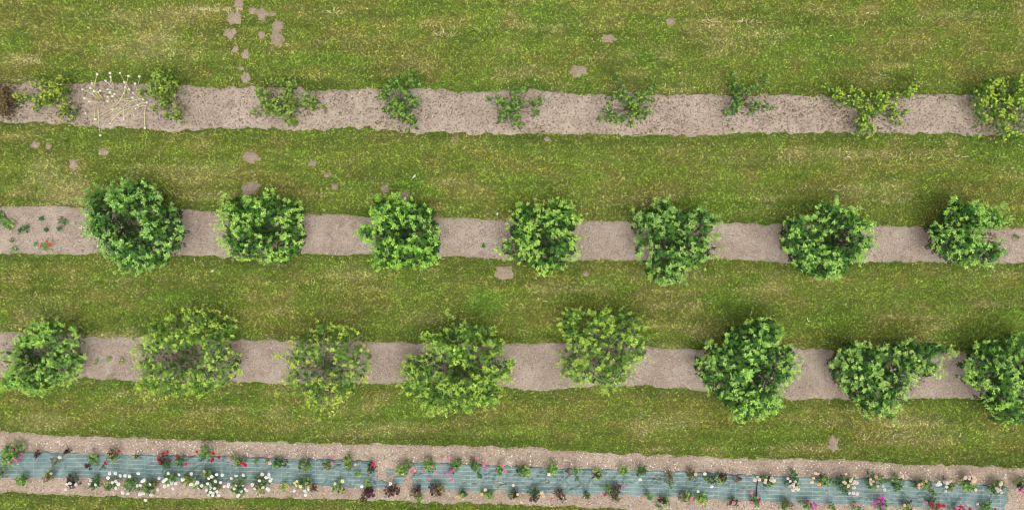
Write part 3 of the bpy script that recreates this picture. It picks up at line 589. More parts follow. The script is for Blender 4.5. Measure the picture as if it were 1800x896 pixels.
# old leaves and twig bits under the trees
BASES = [(228,402,1.5),(468,408,1.2),(708,408,1.1),(950,418,1.1),(1188,424,1.2),(1462,425,1.2),(1712,425,1.0),(62,628,1.2),(325,622,1.5),(574,640,1.3),(800,645,1.5),(1062,622,1.3),(1322,648,1.4),(1558,655,1.5),(1772,660,1.4)]
rng = np.random.default_rng(31); xs = []; ys = []
for a, b, r_ in BASES:
    q = rng.normal(0, r_*.42, (520, 2)); xs.append(float(X(a))+q[:, 0]); ys.append(float(Y(b))+q[:, 1]*.8)
xs = np.concatenate(xs); ys = np.concatenate(ys); lc = np.array([[.09, .065, .04], [.14, .10, .06], [.06, .045, .03], [.22, .16, .10]])[rng.integers(0, 4, len(xs))]
dots('leaf_litter', xs, ys, np.full(len(xs), .045), .014, .034, lc, 'brown leaf litter and twig bits on the soil under the trees', 'leaf litter', .25)

# ------------------------------------------------------------------ weed fabric along the flower bed
FX = [-400, 0, 100, 200, 300, 400, 500, 600, 700, 800, 900, 1000, 1100, 1200, 1300, 1400, 1500, 1600, 1700, 1800]
FT = [778, 791, 796, 799, 800, 802, 806, 808, 812, 814, 819, 824, 825, 829, 833, 837, 840, 844, 851, 858]
FB = [826, 838, 837, 840, 844, 846, 848, 854, 859, 860, 864, 867, 868, 872, 878, 882, 884, 888, 893, 899]
m, n, out = new_mat('weed_fabric'); uvn = N(n, 'ShaderNodeUVMap'); geo = N(n, 'ShaderNodeNewGeometry')
sep = N(n, 'ShaderNodeSeparateXYZ'); n.links.new(uvn.outputs[0], sep.inputs[0])
def lines(sock, period, width):
    a = N(n, 'ShaderNodeMath', operation='MULTIPLY'); a.inputs[1].default_value = 1/period; n.links.new(sock, a.inputs[0])
    b = N(n, 'ShaderNodeMath', operation='FRACT'); n.links.new(a.outputs[0], b.inputs[0])
    c = N(n, 'ShaderNodeMath', operation='LESS_THAN'); c.inputs[1].default_value = width/period; n.links.new(b.outputs[0], c.inputs[0]); return c.outputs[0]
def scl(s, f):
    a = N(n, 'ShaderNodeMath', operation='MULTIPLY'); a.inputs[1].default_value = f; n.links.new(s, a.inputs[0]); return a.outputs[0]
def mixc(f, a, b):
    q = N(n, 'ShaderNodeMix', data_type='RGBA'); n.links.new(f, q.inputs[0])
    for s, v in ((6, a), (7, b)):
        if isinstance(v, np.ndarray): q.inputs[s].default_value = (*v, 1)
        else: n.links.new(v, q.inputs[s])
    return q.outputs[2]
def nz(sc, d=4, vec=None, r=.55):
    a = N(n, 'ShaderNodeTexNoise'); a.inputs['Scale'].default_value = sc; a.inputs['Detail'].default_value = d; a.inputs['Roughness'].default_value = r; n.links.new(vec or geo.outputs['Position'], a.inputs['Vector']); return a.outputs['Fac']
def rmp(f, a, b):
    r = N(n, 'ShaderNodeMapRange'); r.inputs[1].default_value = a; r.inputs[2].default_value = b; n.links.new(f, r.inputs[0]); return r.outputs[0]
c = mixc(rmp(nz(2.2), .38, .64), lin(88, 112, 110), lin(108, 130, 127))
c = mixc(scl(lines(sep.outputs[0], .30, .012), .18), c, lin(190, 205, 200))
c = mixc(scl(lines(sep.outputs[1], .14, .013), .34), c, lin(205, 215, 208))
mp = N(n, 'ShaderNodeMapping'); mp.inputs['Scale'].default_value = (1.2, 9, 1); n.links.new(geo.outputs['Position'], mp.inputs[0])
c = mixc(scl(rmp(nz(1.6, 4, mp.outputs[0]), .64, .78), .6), c, lin(180, 178, 164))
c = mixc(scl(rmp(nz(9, 5, None, .7), .56, .70), .6), c, lin(172, 164, 150))
p = N(n, 'ShaderNodeBsdfPrincipled'); p.inputs['Roughness'].default_value = .55; p.inputs['Specular IOR Level'].default_value = .35
n.links.new(c, p.inputs['Base Color']); n.links.new(p.outputs[0], out.inputs[0]); M_fab = m
def fabric(x0, x1, label, tearL, tearR, name='weed_fabric', seed=0):
    step = .036; xs = np.arange(float(X(x0)), float(X(x1)), step); px = xs*S+900; ny = 30
    t = np.interp(px, FX, FT)+2.4*(fbm(px/9, px*0, 50+seed, 3)-.5)*2-1.2; b = np.interp(px, FX, FB)+2.6*(fbm(px/8, px*0, 52+seed, 3)-.5)*2+1.0
    v = np.linspace(0, 1, ny); yy = Y(t)[:, None]*(1-v)+Y(b)[:, None]*v; xx = np.repeat(xs[:, None], ny, 1)
    wr = 1-abs(fbm(xx*1.5+yy*1.1, yy*3.2-xx*.5, 54, 3)*2-1); w2 = 1-abs(fbm(xx*2.6-yy*2.2, yy*2.0+xx*.9, 55, 3)*2-1)
    z = .036+.06*sstep(.86, 1, wr)*fbm(xx*.6, yy, 57, 2)+.08*sstep(.90, 1, w2)*sstep(.42, .62, fbm(xx*.5, yy*.5, 56, 2))+.010*fbm(xx*8, yy*14, 58, 2)
    for (bx_, by_) in BUNCH:                   # fabric drawn together where a plant lifts it
        dx = xx-float(X(bx_)); dy = yy-float(Y(by_)); r = np.hypot(dx, dy)+1e-3; an = np.arctan2(dy, dx)
        z += .05*np.exp(-(r/.55)**2)*(sstep(.0, 1, np.sin(an*7+r*3))*.9)
    ed = np.minimum(v, 1-v)[None]; z = z*(.55+.45*sstep(0, .10, ed))-.010*(1-sstep(0, .03, ed))
    V = np.stack([xx, yy, z], -1).reshape(-1, 3); UV = np.stack([xx-xs[0], yy-Y(np.interp(px, FX, FB))[:, None]+.03+.02*(fbm(xx*.8, yy, 77, 2)-.5)], -1).reshape(-1, 2)
    F = grid(len(xs), ny); fc = V[F].mean(1)
    k = np.ones(len(F), bool); u = fc[:, 0]*S+900; jag = (fbm(fc[:, 1]*6, fc[:, 0]*2, 59, 3)-.5)*26
    if tearL: k &= u > x0+8+jag
    if tearR: k &= u < x1-8+jag
    for (hx, hy, hr, hb) in HOLES: k &= np.hypot((u-hx)/hr, ((448-fc[:, 1]*S)-hy)/hb)+.5*(fbm(fc[:, 0]*7, fc[:, 1]*9, 60, 2)-.5) > 1
    F = F[k]
    me = mesh_np(name, V, F, uv=UV, smooth=True, nper=4)
    o = obj(name, me, M_fab); o.modifiers.new('s', 'SOLIDIFY').thickness = .004
    return tag(o, label, 'ground fabric')
BUNCH = [(110, 806), (360, 812), (590, 812), (640, 830), (1330, 850), (1620, 846), (1290, 845)]
HOLES = [(834, 847, 5, 2), (878, 848, 13, 2.2), (816, 846, 4, 1.8), (933, 839, 6, 1.2), (962, 845, 3, 3), (880, 862, 10, 4), (1150, 839, 11, 1.8), (705, 832, 8, 7), (1100, 870, 8, 3), (545, 852, 6, 5), (1395, 836, 3, 2)]
fabric(-60, 668, 'blue grey woven weed fabric with folds, left length up to the torn gap', False, True)
fabric(722, 1776, 'blue grey woven weed fabric with white lines, long right length after the torn gap', True, True, seed=3)
for (a, b, cx, cy, lab) in ((9, 6, 687, 829, 'torn scrap of blue fabric lying upper in the sandy gap'), (11, 7, 703, 841, 'larger torn scrap of blue fabric in the sandy gap beside the right length'), (13, 6, 668, 851, 'torn scrap of blue fabric low in the gap between the dark leaved bushes')):
    th = np.arange(14)*2*math.pi/14; rr = 1+.6*(vn(th*1.7+cx, th*0, 5)-.5)
    V = [(0, 0, .05)]+[(math.cos(t)*a*r*.6/S, math.sin(t)*b*r*.6/S, .048+.012*vn(t*2, cx, 2)) for t, r in zip(th, rr)]+[(math.cos(t)*a*r/S, math.sin(t)*b*r/S, .036+.02*vn(t*3, cx, 3)) for t, r in zip(th, rr)]
    F = [(0, 1+i, 1+(i+1) % 14) for i in range(14)]+[q for i in range(14) for q in ((1+i, 15+i, 15+(i+1) % 14), (1+i, 15+(i+1) % 14, 1+(i+1) % 14))]
    V = np.array(V); o = obj('fabric_scrap', mesh_np('fabric_scrap', V, F, uv=V[:, :2]+.4, smooth=True), M_fab, loc=(float(X(cx)), float(Y(cy)), 0)); tag(o, lab, 'ground fabric')

# ------------------------------------------------------------------ roses
FC = dict(w=(.86, .86, .83), c=(.84, .80, .58), y=(.82, .78, .30), a=(.86, .66, .50), s=(.86, .74, .66), o=(.85, .50, .18), r=(.62, .012, .03), k=(.66, .03, .10), p=(.82, .24, .42), l=(.84, .50, .60), m=(.72, .10, .46), v=(.66, .16, .55))
def blossom_mesh(key, seed):
    rg = np.random.default_rng(seed); g = Geo(); base = np.array(FC[key])
    for ring, (n_, r, z, cup, s) in enumerate(((7, .062, 0, .016, 1), (6, .046, .014, .022, .97), (5, .030, .026, .022, .92), (3, .016, .036, .014, .86))):
        for i in range(n_):
            t = i*2*math.pi/n_+ring*.5+rg.normal(0, .08); d = np.array([math.cos(t), math.sin(t), 0]); sd_ = np.array([-d[1], d[0], 0]); wv = r*2.1*math.sin(math.pi/n_)+.004
            z0 = np.array([0, 0, z]); rr = r*rg.uniform(.9, 1.1)
            V = [z0, z0+d*rr*.6+sd_*wv*.55+[0, 0, cup*.7], z0+d*rr*.6-sd_*wv*.55+[0, 0, cup*.7], z0+d*rr*.55+[0, 0, cup*.2], z0+d*rr*1.02+[0, 0, cup*.75]]
            g.add(V, [(0, 3, 1), (0, 2, 3), (1, 3, 4), (3, 2, 4)], base*s*rg.uniform(.93, 1.03))
    return g.mesh('blossom')
BM = {k: [blossom_mesh(k, ord(k)+i) for i in range(2)] for k in FC}
RG = dict(g=(np.array([.20, .33, .075]), np.array([.07, .16, .04])), b=(np.array([.28, .42, .07]), np.array([.10, .22, .04])), d=(np.array([.10, .19, .065]), np.array([.04, .09, .032])),
          m=(np.array([.085, .035, .035]), np.array([.045, .022, .022])), o=(np.array([.24, .24, .06]), np.array([.09, .12, .04])), x=(np.array([.22, .16, .10]), np.array([.10, .07, .05])), y=(np.array([.42, .48, .08]), np.array([.16, .26, .05])))
rr_ = np.random.default_rng(99)
def rose(cx, cy, r, kinds, fl, label, name='rose_bush', cat='rose bush', group='roses along the fabric', hgt=.48, dens=1.0, lo=0):
    bx, by = float(X(cx)), float(Y(cy)); root = empty(name, (bx, by, 0), label, cat, group)
    R0 = r/S*.92; n = max(8, int(60*dens*(r/14)**2)); q = rr_.normal(0, .55, (n, 2)); q /= np.maximum(1, np.linalg.norm(q, axis=1))[:, None]
    lobes = rr_.normal(0, .5, (5, 2)); lid = rr_.integers(0, 5, n); q = .55*q+.62*lobes[lid]
    x = q[:, 0]*R0; y = q[:, 1]*R0; z = hgt*rr_.uniform(.35, 1, n)*(1-.3*(q**2).sum(1).clip(0, 1.6))+.07
    ks = list(kinds); kk = np.array([ks[l % len(ks)] for l in lid]); top = rr_.random(n) < .5
    col = np.array([RG[a][0] if t else RG[a][1] for a, t in zip(kk, top)])*np.exp(rr_.normal(0, .2, n))[:, None]
    V, F, C = rosettes(np.stack([x, y, z], 1), 6, rr_.uniform(.05, .085, n), .52, -.1, .8, col, rr_)
    V[:, 2] = np.maximum(V[:, 2], .065)
    obj('foliage', mesh_np('foliage', V, F, C), M_leaf, root)
    cc = np.array([.10, .14, .05]) if 'x' not in kinds else np.array([.26, .2, .13])
    for i in range(4 if r > 9 else 2):
        g = Geo(); j = rr_.integers(0, n); tube(g, curve((0, 0, -.01), (x[j], y[j], z[j]), (0, 0, 0), 4, .03), np.linspace(.009, .004, 4), cc, 4); obj('stem', g.mesh('stem'), M_stalk, root)
    zf = hgt*.98+.05
    for (fx_, fy_, key) in fl:
        z_ = zf*rr_.uniform(.8, 1.15); wx, wy = float(X(fx_, z_))-bx, float(Y(fy_, z_))-by
        b = obj('blossom', BM[key][rr_.integers(0, 2)], M_petal, root, (wx, wy, z_)); s = rr_.uniform(.82, 1.15) if key != 'y' else .9
        b.scale = (s, s, s); b.rotation_euler = (rr_.normal(0, .25), rr_.normal(0, .25), rr_.uniform(0, 6.28))
        g = Geo(); tube(g, curve((wx*.3, wy*.3, z_*.4), (wx, wy, z_), (0, 0, 0), 4), np.linspace(.007, .004, 4), cc, 4); obj('flower_stalk', g.mesh('flower_stalk'), M_stalk, root)
    return root
T = lambda s, k: [(a, b, k) for a, b in s]
# upper edge of the fabric, left to right
rose(28,796,24,'gbbg',T([(39,797),(32,810),(26,806),(37,803),(22,790),(20,812)],'m'),'largest rose bush of the bed, bright green with magenta blooms at the far left', dens=1.2)
rose(76,792,9,'mxm',[],'scrawny purple brown sprout just right of the largest rose bush')
rose(106,804,10,'xxo',T([(105,803)],'s'),'withered rose with bare brown stem and one faded bloom on bunched fabric', dens=.6)
rose(128,790,6,'m',[],'tiny dark red sprout on the soil above the fabric', dens=1.3)
rose(174,800,12,'gbg',[],'flowerless green rose bush left of the first small red bloom on the left')
rose(162,814,7,'m',[],'dark purple sprig lying on the fabric below a green bush', dens=1.0)
rose(190,814,6,'d',T([(185,813)],'k'),'single crimson bloom with dark leaf in the middle of the fabric, left part', dens=.6)
rose(208,797,13,'gmo',T([(209,792)],'k'),'rose bush with one red bloom at the upper fabric edge, left part')
rose(249,798,8,'xo',[],'dried curled rose stem on the soil edge left of the crimson cluster', dens=.6)
rose(293,804,15,'dmd',T([(279,803),(281,812)],'k')+T([(295,793),(286,797)],'r'),'dark leaved rose bush with four crimson blooms, left part of the upper edge')
rose(321,806,12,'gd',T([(311,801),(327,815)],'k'),'green rose bush with two red blooms right of the dark leaved crimson one')
rose(367,793,15,'ggd',T([(346,793),(375,796),(385,803),(374,807),(372,810)],'r'),'tall rose bush with scattered scarlet blooms above a fold bunched in the fabric')
rose(420,806,13,'gog',T([(402,806)],'p')+T([(424,813),(429,815),(432,817)],'k'),'rose bush with three touching crimson pink blooms at its lower right')
rose(455,805,8,'g',[],'small thin green sprig between the red and the dark flowerless bushes', dens=.5)
rose(474,806,6,'g',T([(474,802),(474,813)],'l'),'tiny plant with two pale pink blooms, one above the other', dens=.4)
rose(495,809,15,'dgm',[],'dark reddish green flowerless bush above the yellow blooming rose, upper edge')
rose(536,810,15,'dgo',[],'flowerless dark green bush, second right of the two pale pink blooms')
rose(578,811,12,'gog',T([(587,804),(584,814)],'p')+T([(571,821)],'m'),'rose bush with three small pink blooms on creased fabric')
rose(619,812,14,'gog',T([(625,816)],'l'),'rose bush with one light pink bloom above the folds near the torn gap')
rose(630,826,8,'gb',[],'small green sprig lying in the fabric just left of the torn gap', dens=.8)
rose(658,817,13,'mdg',T([(656,815)],'k'),'dark leaved rose with one red bloom at the torn end of the left fabric')
rose(709,818,17,'gbd',T([(721,825),(727,828)],'p'),'leafy rose bush with two pink blooms right beside the sandy gap')
rose(754,812,15,'gbg',T([(743,828),(759,820),(766,830),(754,840)],'p'),'green rose bush with four spaced pink blooms hanging below it')
rose(801,814,16,'gdg',T([(788,805),(797,825),(788,834),(795,843)],'p')+T([(793,827),(782,831)],'m'),'rose bush with six pink and magenta blooms, most flowers right of the gap')
rose(837,815,13,'dgd',T([(838,804),(853,814),(851,817),(856,823)],'p'),'dark green rose bush with a deep pink bloom on top and three to its right')
rose(842,830,6,'d',[],'small dark sprig on open fabric below the bush topped with deep pink', dens=.8)
rose(879,821,11,'bg',T([(883,817),(887,827)],'p'),'slender rose with two pink blooms, left of the large flowerless two tone bush')
rose(921,822,17,'dbg',[],'large flowerless two tone green bush, middle of the upper edge')
rose(966,820,15,'gby',T([(965,833)],'w'),'yellow green bush with one white bloom below it on the fabric')
rose(999,826,9,'x',[],'brown withered rose stem right of the white bloom', dens=.6)
rose(1011,821,9,'gy',[],'small yellow green tuft touching the brown withered stem', dens=.8)
rose(1011,834,6,'d',[],'thin dark sprig on the fabric below the yellow green tuft', dens=.6)
rose(1047,828,12,'ygm',[],'bushy yellow green rose with reddish shoots and no bloom, right of the brown stem')
rose(1093,824,12,'bg',[],'fresh green flowerless rose between a reddish one and a tall dark one')
rose(1125,824,13,'dgd',T([(1125,842)],'c'),'tall dark rose with one cream yellow bloom below it')
rose(1176,832,12,'xog',[],'brown and green leaning rose without blooms, right of the cream yellow bloom', dens=.8)
rose(1178,849,7,'g',[],'faint green sprig in the middle of the fabric, right part', dens=.5)
rose(1212,830,11,'oxo',T([(1223,833)],'c'),'olive rose with one pale cream bloom to its right')
rose(1246,838,12,'mdg',T([(1239,832),(1251,854)],'w'),'dark leaved rose with two white blooms, one above and one below')
rose(1267,834,14,'bmg',[],'bright green and maroon leaved rose without blooms, right of the white pair')
rose(1294,836,9,'x',[],'dry brown rose at the top of a long crease in the fabric', dens=.8)
rose(1342,838,16,'dgd',T([(1332,838),(1327,843),(1335,842),(1346,843),(1345,847),(1357,839),(1359,844),(1355,843),(1361,844)],'s'),'dark rose bush with two knots of blush blooms left and right')
rose(1388,839,15,'ddg',T([(1385,840),(1389,845),(1398,846),(1388,853),(1394,850),(1395,854),(1394,860),(1400,857),(1403,859)],'s'),'dark rose bush with a diagonal trail of nine blush blooms')
rose(1444,840,17,'ggd',T([(1434,831),(1438,832),(1430,839),(1424,844),(1427,846)],'a')+T([(1440,850)],'o'),'rose bush with peach blooms curving down its left side')
rose(1478,845,19,'ddg',T([(1487,832),(1486,848),(1483,846),(1495,844),(1499,849),(1489,854),(1501,856),(1495,850),(1491,853)],'a')+T([(1497,841),(1506,848),(1500,866),(1507,867),(1493,866),(1502,846)],'s'),'fullest peach rose, fifteen blooms massed right and below a dark bush')
rose(1525,845,17,'dgd',T([(1535,845),(1543,854),(1552,854),(1555,860),(1530,842)],'s')+T([(1529,847),(1531,850)],'a')+T([(1540,838)],'o'),'dark bush with an orange bloom at its top right and blush blooms trailing off')
rose(1571,844,15,'dgd',T([(1586,836),(1580,838)],'a'),'dark bush with only two small peach blooms at its top right')
rose(1613,848,16,'dog',T([(1615,851),(1620,850),(1615,856),(1621,854)],'a')+T([(1628,845)],'o'),'dark bush with four peach orange blooms tight in its centre')
rose(1633,860,8,'g',[],'small green tuft right below the peach orange centred bush', dens=.8)
rose(1660,848,14,'dog',T([(1650,846),(1650,851),(1653,850),(1647,851),(1664,855),(1676,856)],'w')+T([(1666,844),(1665,848),(1670,845),(1662,862),(1660,846)],'s'),'thin rose with white blooms left and blush blooms right, many on bare fabric')
rose(1695,848,18,'bgd',T([(1697,839),(1703,838),(1704,841),(1715,860),(1709,863)],'s')+T([(1712,838),(1715,842),(1710,844),(1708,849),(1713,846)],'a'),'big two tone bush with a peach cluster at its upper right and two blooms below')
rose(1743,848,18,'dgd',T([(1759,850),(1760,847),(1752,858),(1759,856),(1754,863),(1760,865),(1757,860)],'s'),'dark bush with a column of blush blooms down its right side, near the fabric end')
rose(1788,850,16,'mdg',T([(1791,862),(1796,863),(1799,859)],'p'),'maroon tinged bush with pink blooms at the right end beyond the fabric')
# lower edge of the fabric, left to right
LG = 'roses along the fabric'
rose(8,832,13,'gx',[],'green tuft with brown leaves at the left edge, lower side of the fabric', dens=.8)
rose(50,840,15,'bgg',[],'low green weedy bush without blooms, lower side at far left', dens=.8)
rose(93,832,11,'xog',T([(90,831)],'a'),'withered rose with one apricot bloom at the lower fabric edge')
rose(139,841,14,'mmd',T([(118,850),(123,848),(134,851),(116,859)],'w'),'purple leaved rose with four white blooms at its lower left, first of the white ones')
rose(174,845,15,'dgd',T([(160,844),(157,850),(168,851)],'w'),'dark bush with few white blooms between the purple leaved rose and the eight bloomed one')
rose(200,845,13,'god',T([(193,831),(203,831),(190,839),(212,835),(198,847),(208,850),(204,857),(204,845)],'w'),'white rose with eight blooms standing in a ring, left part of the lower edge')
rose(240,845,17,'gdg',T([(220,835),(228,836),(243,831),(247,852),(250,845),(253,843),(242,853),(216,865),(246,868),(252,866),(225,867)],'w'),'white rose spread wide with eleven blooms beside the olive topped bush')
rose(267,850,19,'odg',T([(278,860),(265,869),(256,878),(264,850),(280,840),(287,845),(292,841),(290,843)],'w'),'olive topped white rose whose lowest bloom stands over the bottom lawn')
rose(309,832,13,'gbg',T([(296,831),(302,848),(309,849),(296,852),(290,854),(304,858),(321,842),(315,833),(303,846)],'w'),'green bush pushed up onto the fabric with white blooms below it')
rose(337,837,13,'ogo',T([(336,832),(336,850)],'w'),'olive yellow leaved rose with one white bloom above and one below')
rose(354,845,12,'gbd',T([(347,847),(348,852),(348,856),(355,853),(345,850)],'w'),'white rose with a tight string of blooms down its left side')
rose(370,826,12,'gog',T([(359,828),(372,837)],'w'),'red tinged green bush with two tiny white blooms, on the fabric below scarlet roses')
rose(382,848,19,'ddg',T([(381,833),(391,834),(367,840),(379,845),(370,851),(365,849),(370,857),(363,861),(370,864),(367,869),(374,870),(382,863),(385,870),(375,866),(377,858),(388,847),(394,854)],'w'),'fullest white rose, seventeen blooms over and below a dark bush')
rose(426,848,19,'dgb',T([(415,835),(428,834),(401,854),(412,858),(415,853),(425,863),(431,858),(420,869),(418,871),(427,852),(402,851)],'w')+T([(407,840),(434,861)],'s'),'dark bush with two large white blooms side by side on its top')
rose(462,849,19,'dog',T([(444,851),(448,858),(456,844),(462,856),(457,869),(472,860),(470,858),(475,844),(473,833),(474,838),(468,838),(477,841),(461,833)],'w'),'last white rose of the left group, small blooms in a column at its upper right')
rose(502,850,9,'y',[],'small yellow green flowerless tuft left of the yellow rose')
rose(534,847,15,'dgb',T([(518,848),(521,852),(522,845),(526,849)],'y')+T([(528,854)],'c')+T([(517,862),(542,859),(536,862),(537,869),(538,865)],'w'),'rose with lemon yellow and creamy white blooms together, only one of its kind')
rose(556,854,11,'mx',[],'grey brown nearly bare rose right of the lemon yellow one', dens=.6)
rose(601,852,12,'gbm',T([(602,845),(589,849)],'c'),'small green rose with two cream blooms on the lower edge')
rose(648,842,8,'yb',[],'bright lime green tuft above the maroon bush near the gap')
rose(648,862,15,'mmm',T([(636,854)],'w'),'maroon leaved bush with a white bloom at its left shoulder, left of the gap')
rose(690,857,16,'mmd',T([(686,849)],'w'),'maroon leaved bush with a white bloom on its crown, below the sandy gap')
rose(732,858,12,'mx',[],'brown red leaved bush without blooms, right below the sandy gap')
rose(738,869,9,'g',[],'dull green tuft on the soil below the brown red bush')
rose(773,854,18,'xmo',[],'broad brownish bush without blooms below the four spaced pink blooms')
rose(813,859,11,'dg',T([(806,873)],'o'),'dark green rose with one orange bloom at its foot')
rose(859,861,12,'gb',T([(853,860)],'c')+T([(847,868)],'a'),'green rose with one cream and one peach bloom, between orange and maroon neighbours')
rose(902,862,12,'gmm',T([(902,852)],'c')+T([(910,868),(916,881)],'a'),'green rose with maroon shoot, one cream bloom on top, two peach below')
rose(940,868,14,'dmd',T([(952,865),(956,870)],'a')+T([(951,871)],'o'),'dark green tall rose with three apricot blooms clustered at its right')
rose(982,869,12,'mxd',T([(970,875)],'p'),'dark brown rose with one hot pink bloom at its lower left')
rose(1029,866,9,'dd',[],'small dark green bush alone on the lower edge right of the hot pink bloom')
rose(1077,861,18,'omg',T([(1056,867)],'l')+T([(1096,855)],'p')+T([(1063,869)],'k'),'olive and maroon rose with pink blooms at both ends and a red one low left')
rose(1136,866,10,'g',[],'small green rose without blooms on a spindly stem, lower edge right of centre', dens=.8)
rose(1162,877,14,'gmg',[],'spreading flat green bush with maroon tips and no bloom')
rose(1202,866,16,'gxg',T([(1216,875)],'p'),'green and brown rose sharing a pink bloom with the lush one right of it')
rose(1229,873,14,'bgb',T([(1227,863)],'s')+T([(1232,888),(1235,884)],'a'),'lush bright green rose with one blush bloom on top, two peach at its foot')
rose(1286,878,12,'omg',T([(1290,883)],'p')+T([(1283,894)],'l'),'olive rose below the long crease with a pink bloom at its lower right')
rose(1325,876,13,'gdg',T([(1321,865),(1333,873),(1321,883),(1336,881)],'p'),'green rose with four deep pink blooms, at the end of the black hose')
rose(1375,881,14,'dox',[],'brownish green bush without blooms between two pink flowered ones')
rose(1412,881,12,'gd',T([(1421,883),(1428,892)],'m')+T([(1434,887)],'m')+T([(1431,884)],'v'),'rose with magenta blooms spilling to its lower right')
rose(1457,886,9,'g',[],'small green rose without blooms low under the peach roses')
rose(1500,886,9,'g',T([(1506,885)],'p'),'small green rose with a single deep pink bloom at its right')
rose(1545,882,14,'dgd',T([(1552,875),(1547,873),(1550,879),(1544,880),(1552,881),(1538,881)],'m')+T([(1536,887),(1552,890),(1547,884)],'v'),'rose with a dense purple magenta cluster of blooms')
rose(1586,884,13,'omg',T([(1590,887)],'a'),'olive rose with one salmon bloom right of the purple magenta cluster')
rose(1637,889,15,'ddg',T([(1628,883)],'p')+T([(1637,884),(1650,886),(1659,888),(1639,891),(1644,893),(1652,889)],'k'),'dark rose with seven red and pink blooms at the bottom edge')
rose(1675,892,13,'dmd',T([(1683,892),(1697,888)],'p')+T([(1688,890),(1705,894)],'k'),'dark rose with four blooms rising in a line to the right, bottom edge')
rose(1722,886,15,'gdg',T([(1718,885)],'l')+T([(1749,894)],'k'),'bushy rose with one pale pink bloom in its centre near the right end')

# ------------------------------------------------------------------ black hose across the fabric
g = Geo(); tube(g, [(float(X(a)), float(Y(b)), z) for a, b, z in ((1330, 843, .16), (1329, 850, .13), (1328.5, 858, .12), (1328, 868, .12), (1327.5, 873, .10))], .016, (.02, .025, .025), 6)
o = obj('hose', g.mesh('hose', True), M_stalk); tag(o, 'short black hose piece lying across the fabric under the blush rose', 'hose')

# ------------------------------------------------------------------ pale seed head stalks (alliums) in the top strip
rg = np.random.default_rng(5)
root = empty('allium_clump', (float(X(212)), float(Y(185)), 0), 'clump of pale yellow leaning stalks with white round seed heads in the top strip', 'alliums')
rx, ry = root.location.x, root.location.y
gm = Geo()                                  # seed head: ball of radiating florets
for i in range(46):
    ph = math.acos(1-2*(i+.5)/46); th = i*2.39996; d = np.array([math.sin(ph)*math.cos(th), math.sin(ph)*math.sin(th), math.cos(ph)]); a = np.cross(d, [.3, .5, .8]); a /= np.linalg.norm(a); b = np.cross(d, a)
    e = d*.046; gm.add([d*.03, e+a*.015, e+b*.015, e-a*.015, e-b*.015, d*.052], [(0, 1, 2), (0, 3, 4), (5, 2, 1), (5, 3, 2), (5, 4, 3), (5, 1, 4)], np.array([.93, .92, .82])*rg.uniform(.92, 1.05))
head = gm.mesh('flower_head')
AL = [((423,182),(400,340)),((557,172),(612,362)),((563,212),(615,370)),((662,170),(802,385)),((752,202),(716,440)),((867,207),(850,315)),((511,253),(612,362)),((708,266),(770,410)),((822,284),(880,430)),((366,275),(440,420)),
      ((352,328),(500,450)),((268,343),(480,462)),((391,362),(480,450)),((455,356),(630,425)),((435,372),(500,460)),((375,390),(450,450)),((291,437),(460,478)),((340,470),(510,472)),((532,343),(700,385)),((557,373),(640,440)),
      ((605,390),(660,440)),((534,420),(560,480)),((585,415),(640,450)),((713,318),(725,420)),((758,342),(790,440)),((800,380),(870,430)),((795,430),(700,435)),((700,383),(605,530)),((580,553),(672,530)),((410,655),(580,553)),
      ((456,825),(450,545)),((925,747),(942,530)),((701,655),(712,530)),((560,703),(775,545)),((826,545),(960,515)),((850,508),(800,460)),((300,592),(310,585)),((930,428),(720,468)),((945,478),(820,525)),((533,467),(600,460)),((665,540),(570,605)),((715,640),(778,548)),((850,450),(708,530)),((400,655),(420,545)),((905,450),(870,525))]
for i, (hd, bs) in enumerate(AL):
    hx, hy = 100+hd[0]/5.975, 100+hd[1]/5.975; b0, b1 = 100+bs[0]/5.975, 100+bs[1]/5.975
    ln_ = math.hypot(hx-b0, hy-b1); z = min(.9, .12+ln_*.016) if i < 28 else .16
    p1 = np.array([float(X(hx, z))-rx, float(Y(hy, z))-ry, z]); p0 = np.array([float(X(b0))-rx, float(Y(b1))-ry, .05 if i < 28 else .09])
    g = Geo(); cst = np.array([.62, .59, .27]) if rg.random() < .7 else np.array([.62, .58, .42])
    thick = .018 if ln_ > 20 and rg.random() < .6 else .012
    nb = np.array([-(p1-p0)[1], (p1-p0)[0], 0])*rg.normal(0, .10)
    tube(g, curve(p0, p1, nb, 6, .05 if i < 28 else .03), np.linspace(thick, thick*.55, 6), cst, 5)
    st_ = obj('stalk', g.mesh('stalk', True), M_stalk, root)
    if i not in (37, 41, 42):
        hh = obj('flower_head', head, M_petal, st_, tuple(p1)); s = rg.uniform(.55, .95); hh.scale = (s, s, s); hh.rotation_euler = (rg.uniform(0, 3), rg.uniform(0, 3), 0)

# ------------------------------------------------------------------ weeds, poppies and small finds on the soil
def weed(cx, cy, r, kind, label, hgt=.12, dens=.6, name='weed', cat='weed', group='weeds on the soil', fl=()): return rose(cx, cy, r, kind, fl, label, name, cat, group, hgt, dens)
weed(17,391,18,'bg','largest feathery green weed at the left end of the middle strip', dens=.8)
weed(3,375,8,'g','weed cut by the left edge of the photo, top of the middle strip')
weed(48,400,10,'d','dark trailing weed right of the largest feathery one')
weed(40,407,7,'dg','low dark weed tucked below the trailing one')
weed(79,384,6,'d','thin upright dark weed in the middle strip, between two clusters')
weed(112,392,10,'dg','dark branching weed nearest to the large leftmost tree')
weed(107,402,6,'dg','small dark weed just below the branching one by the large tree')
weed(84,405,7,'d','small dark weed directly above the red poppies')
weed(25,424,5,'g','small pale weed low at the left of the middle strip', dens=.7)
weed(28,438,7,'gx','brownish flat weed at the lower edge of the middle strip', dens=.7)
weed(64,430,6,'g','small green weed just left of the red poppies', dens=.7)
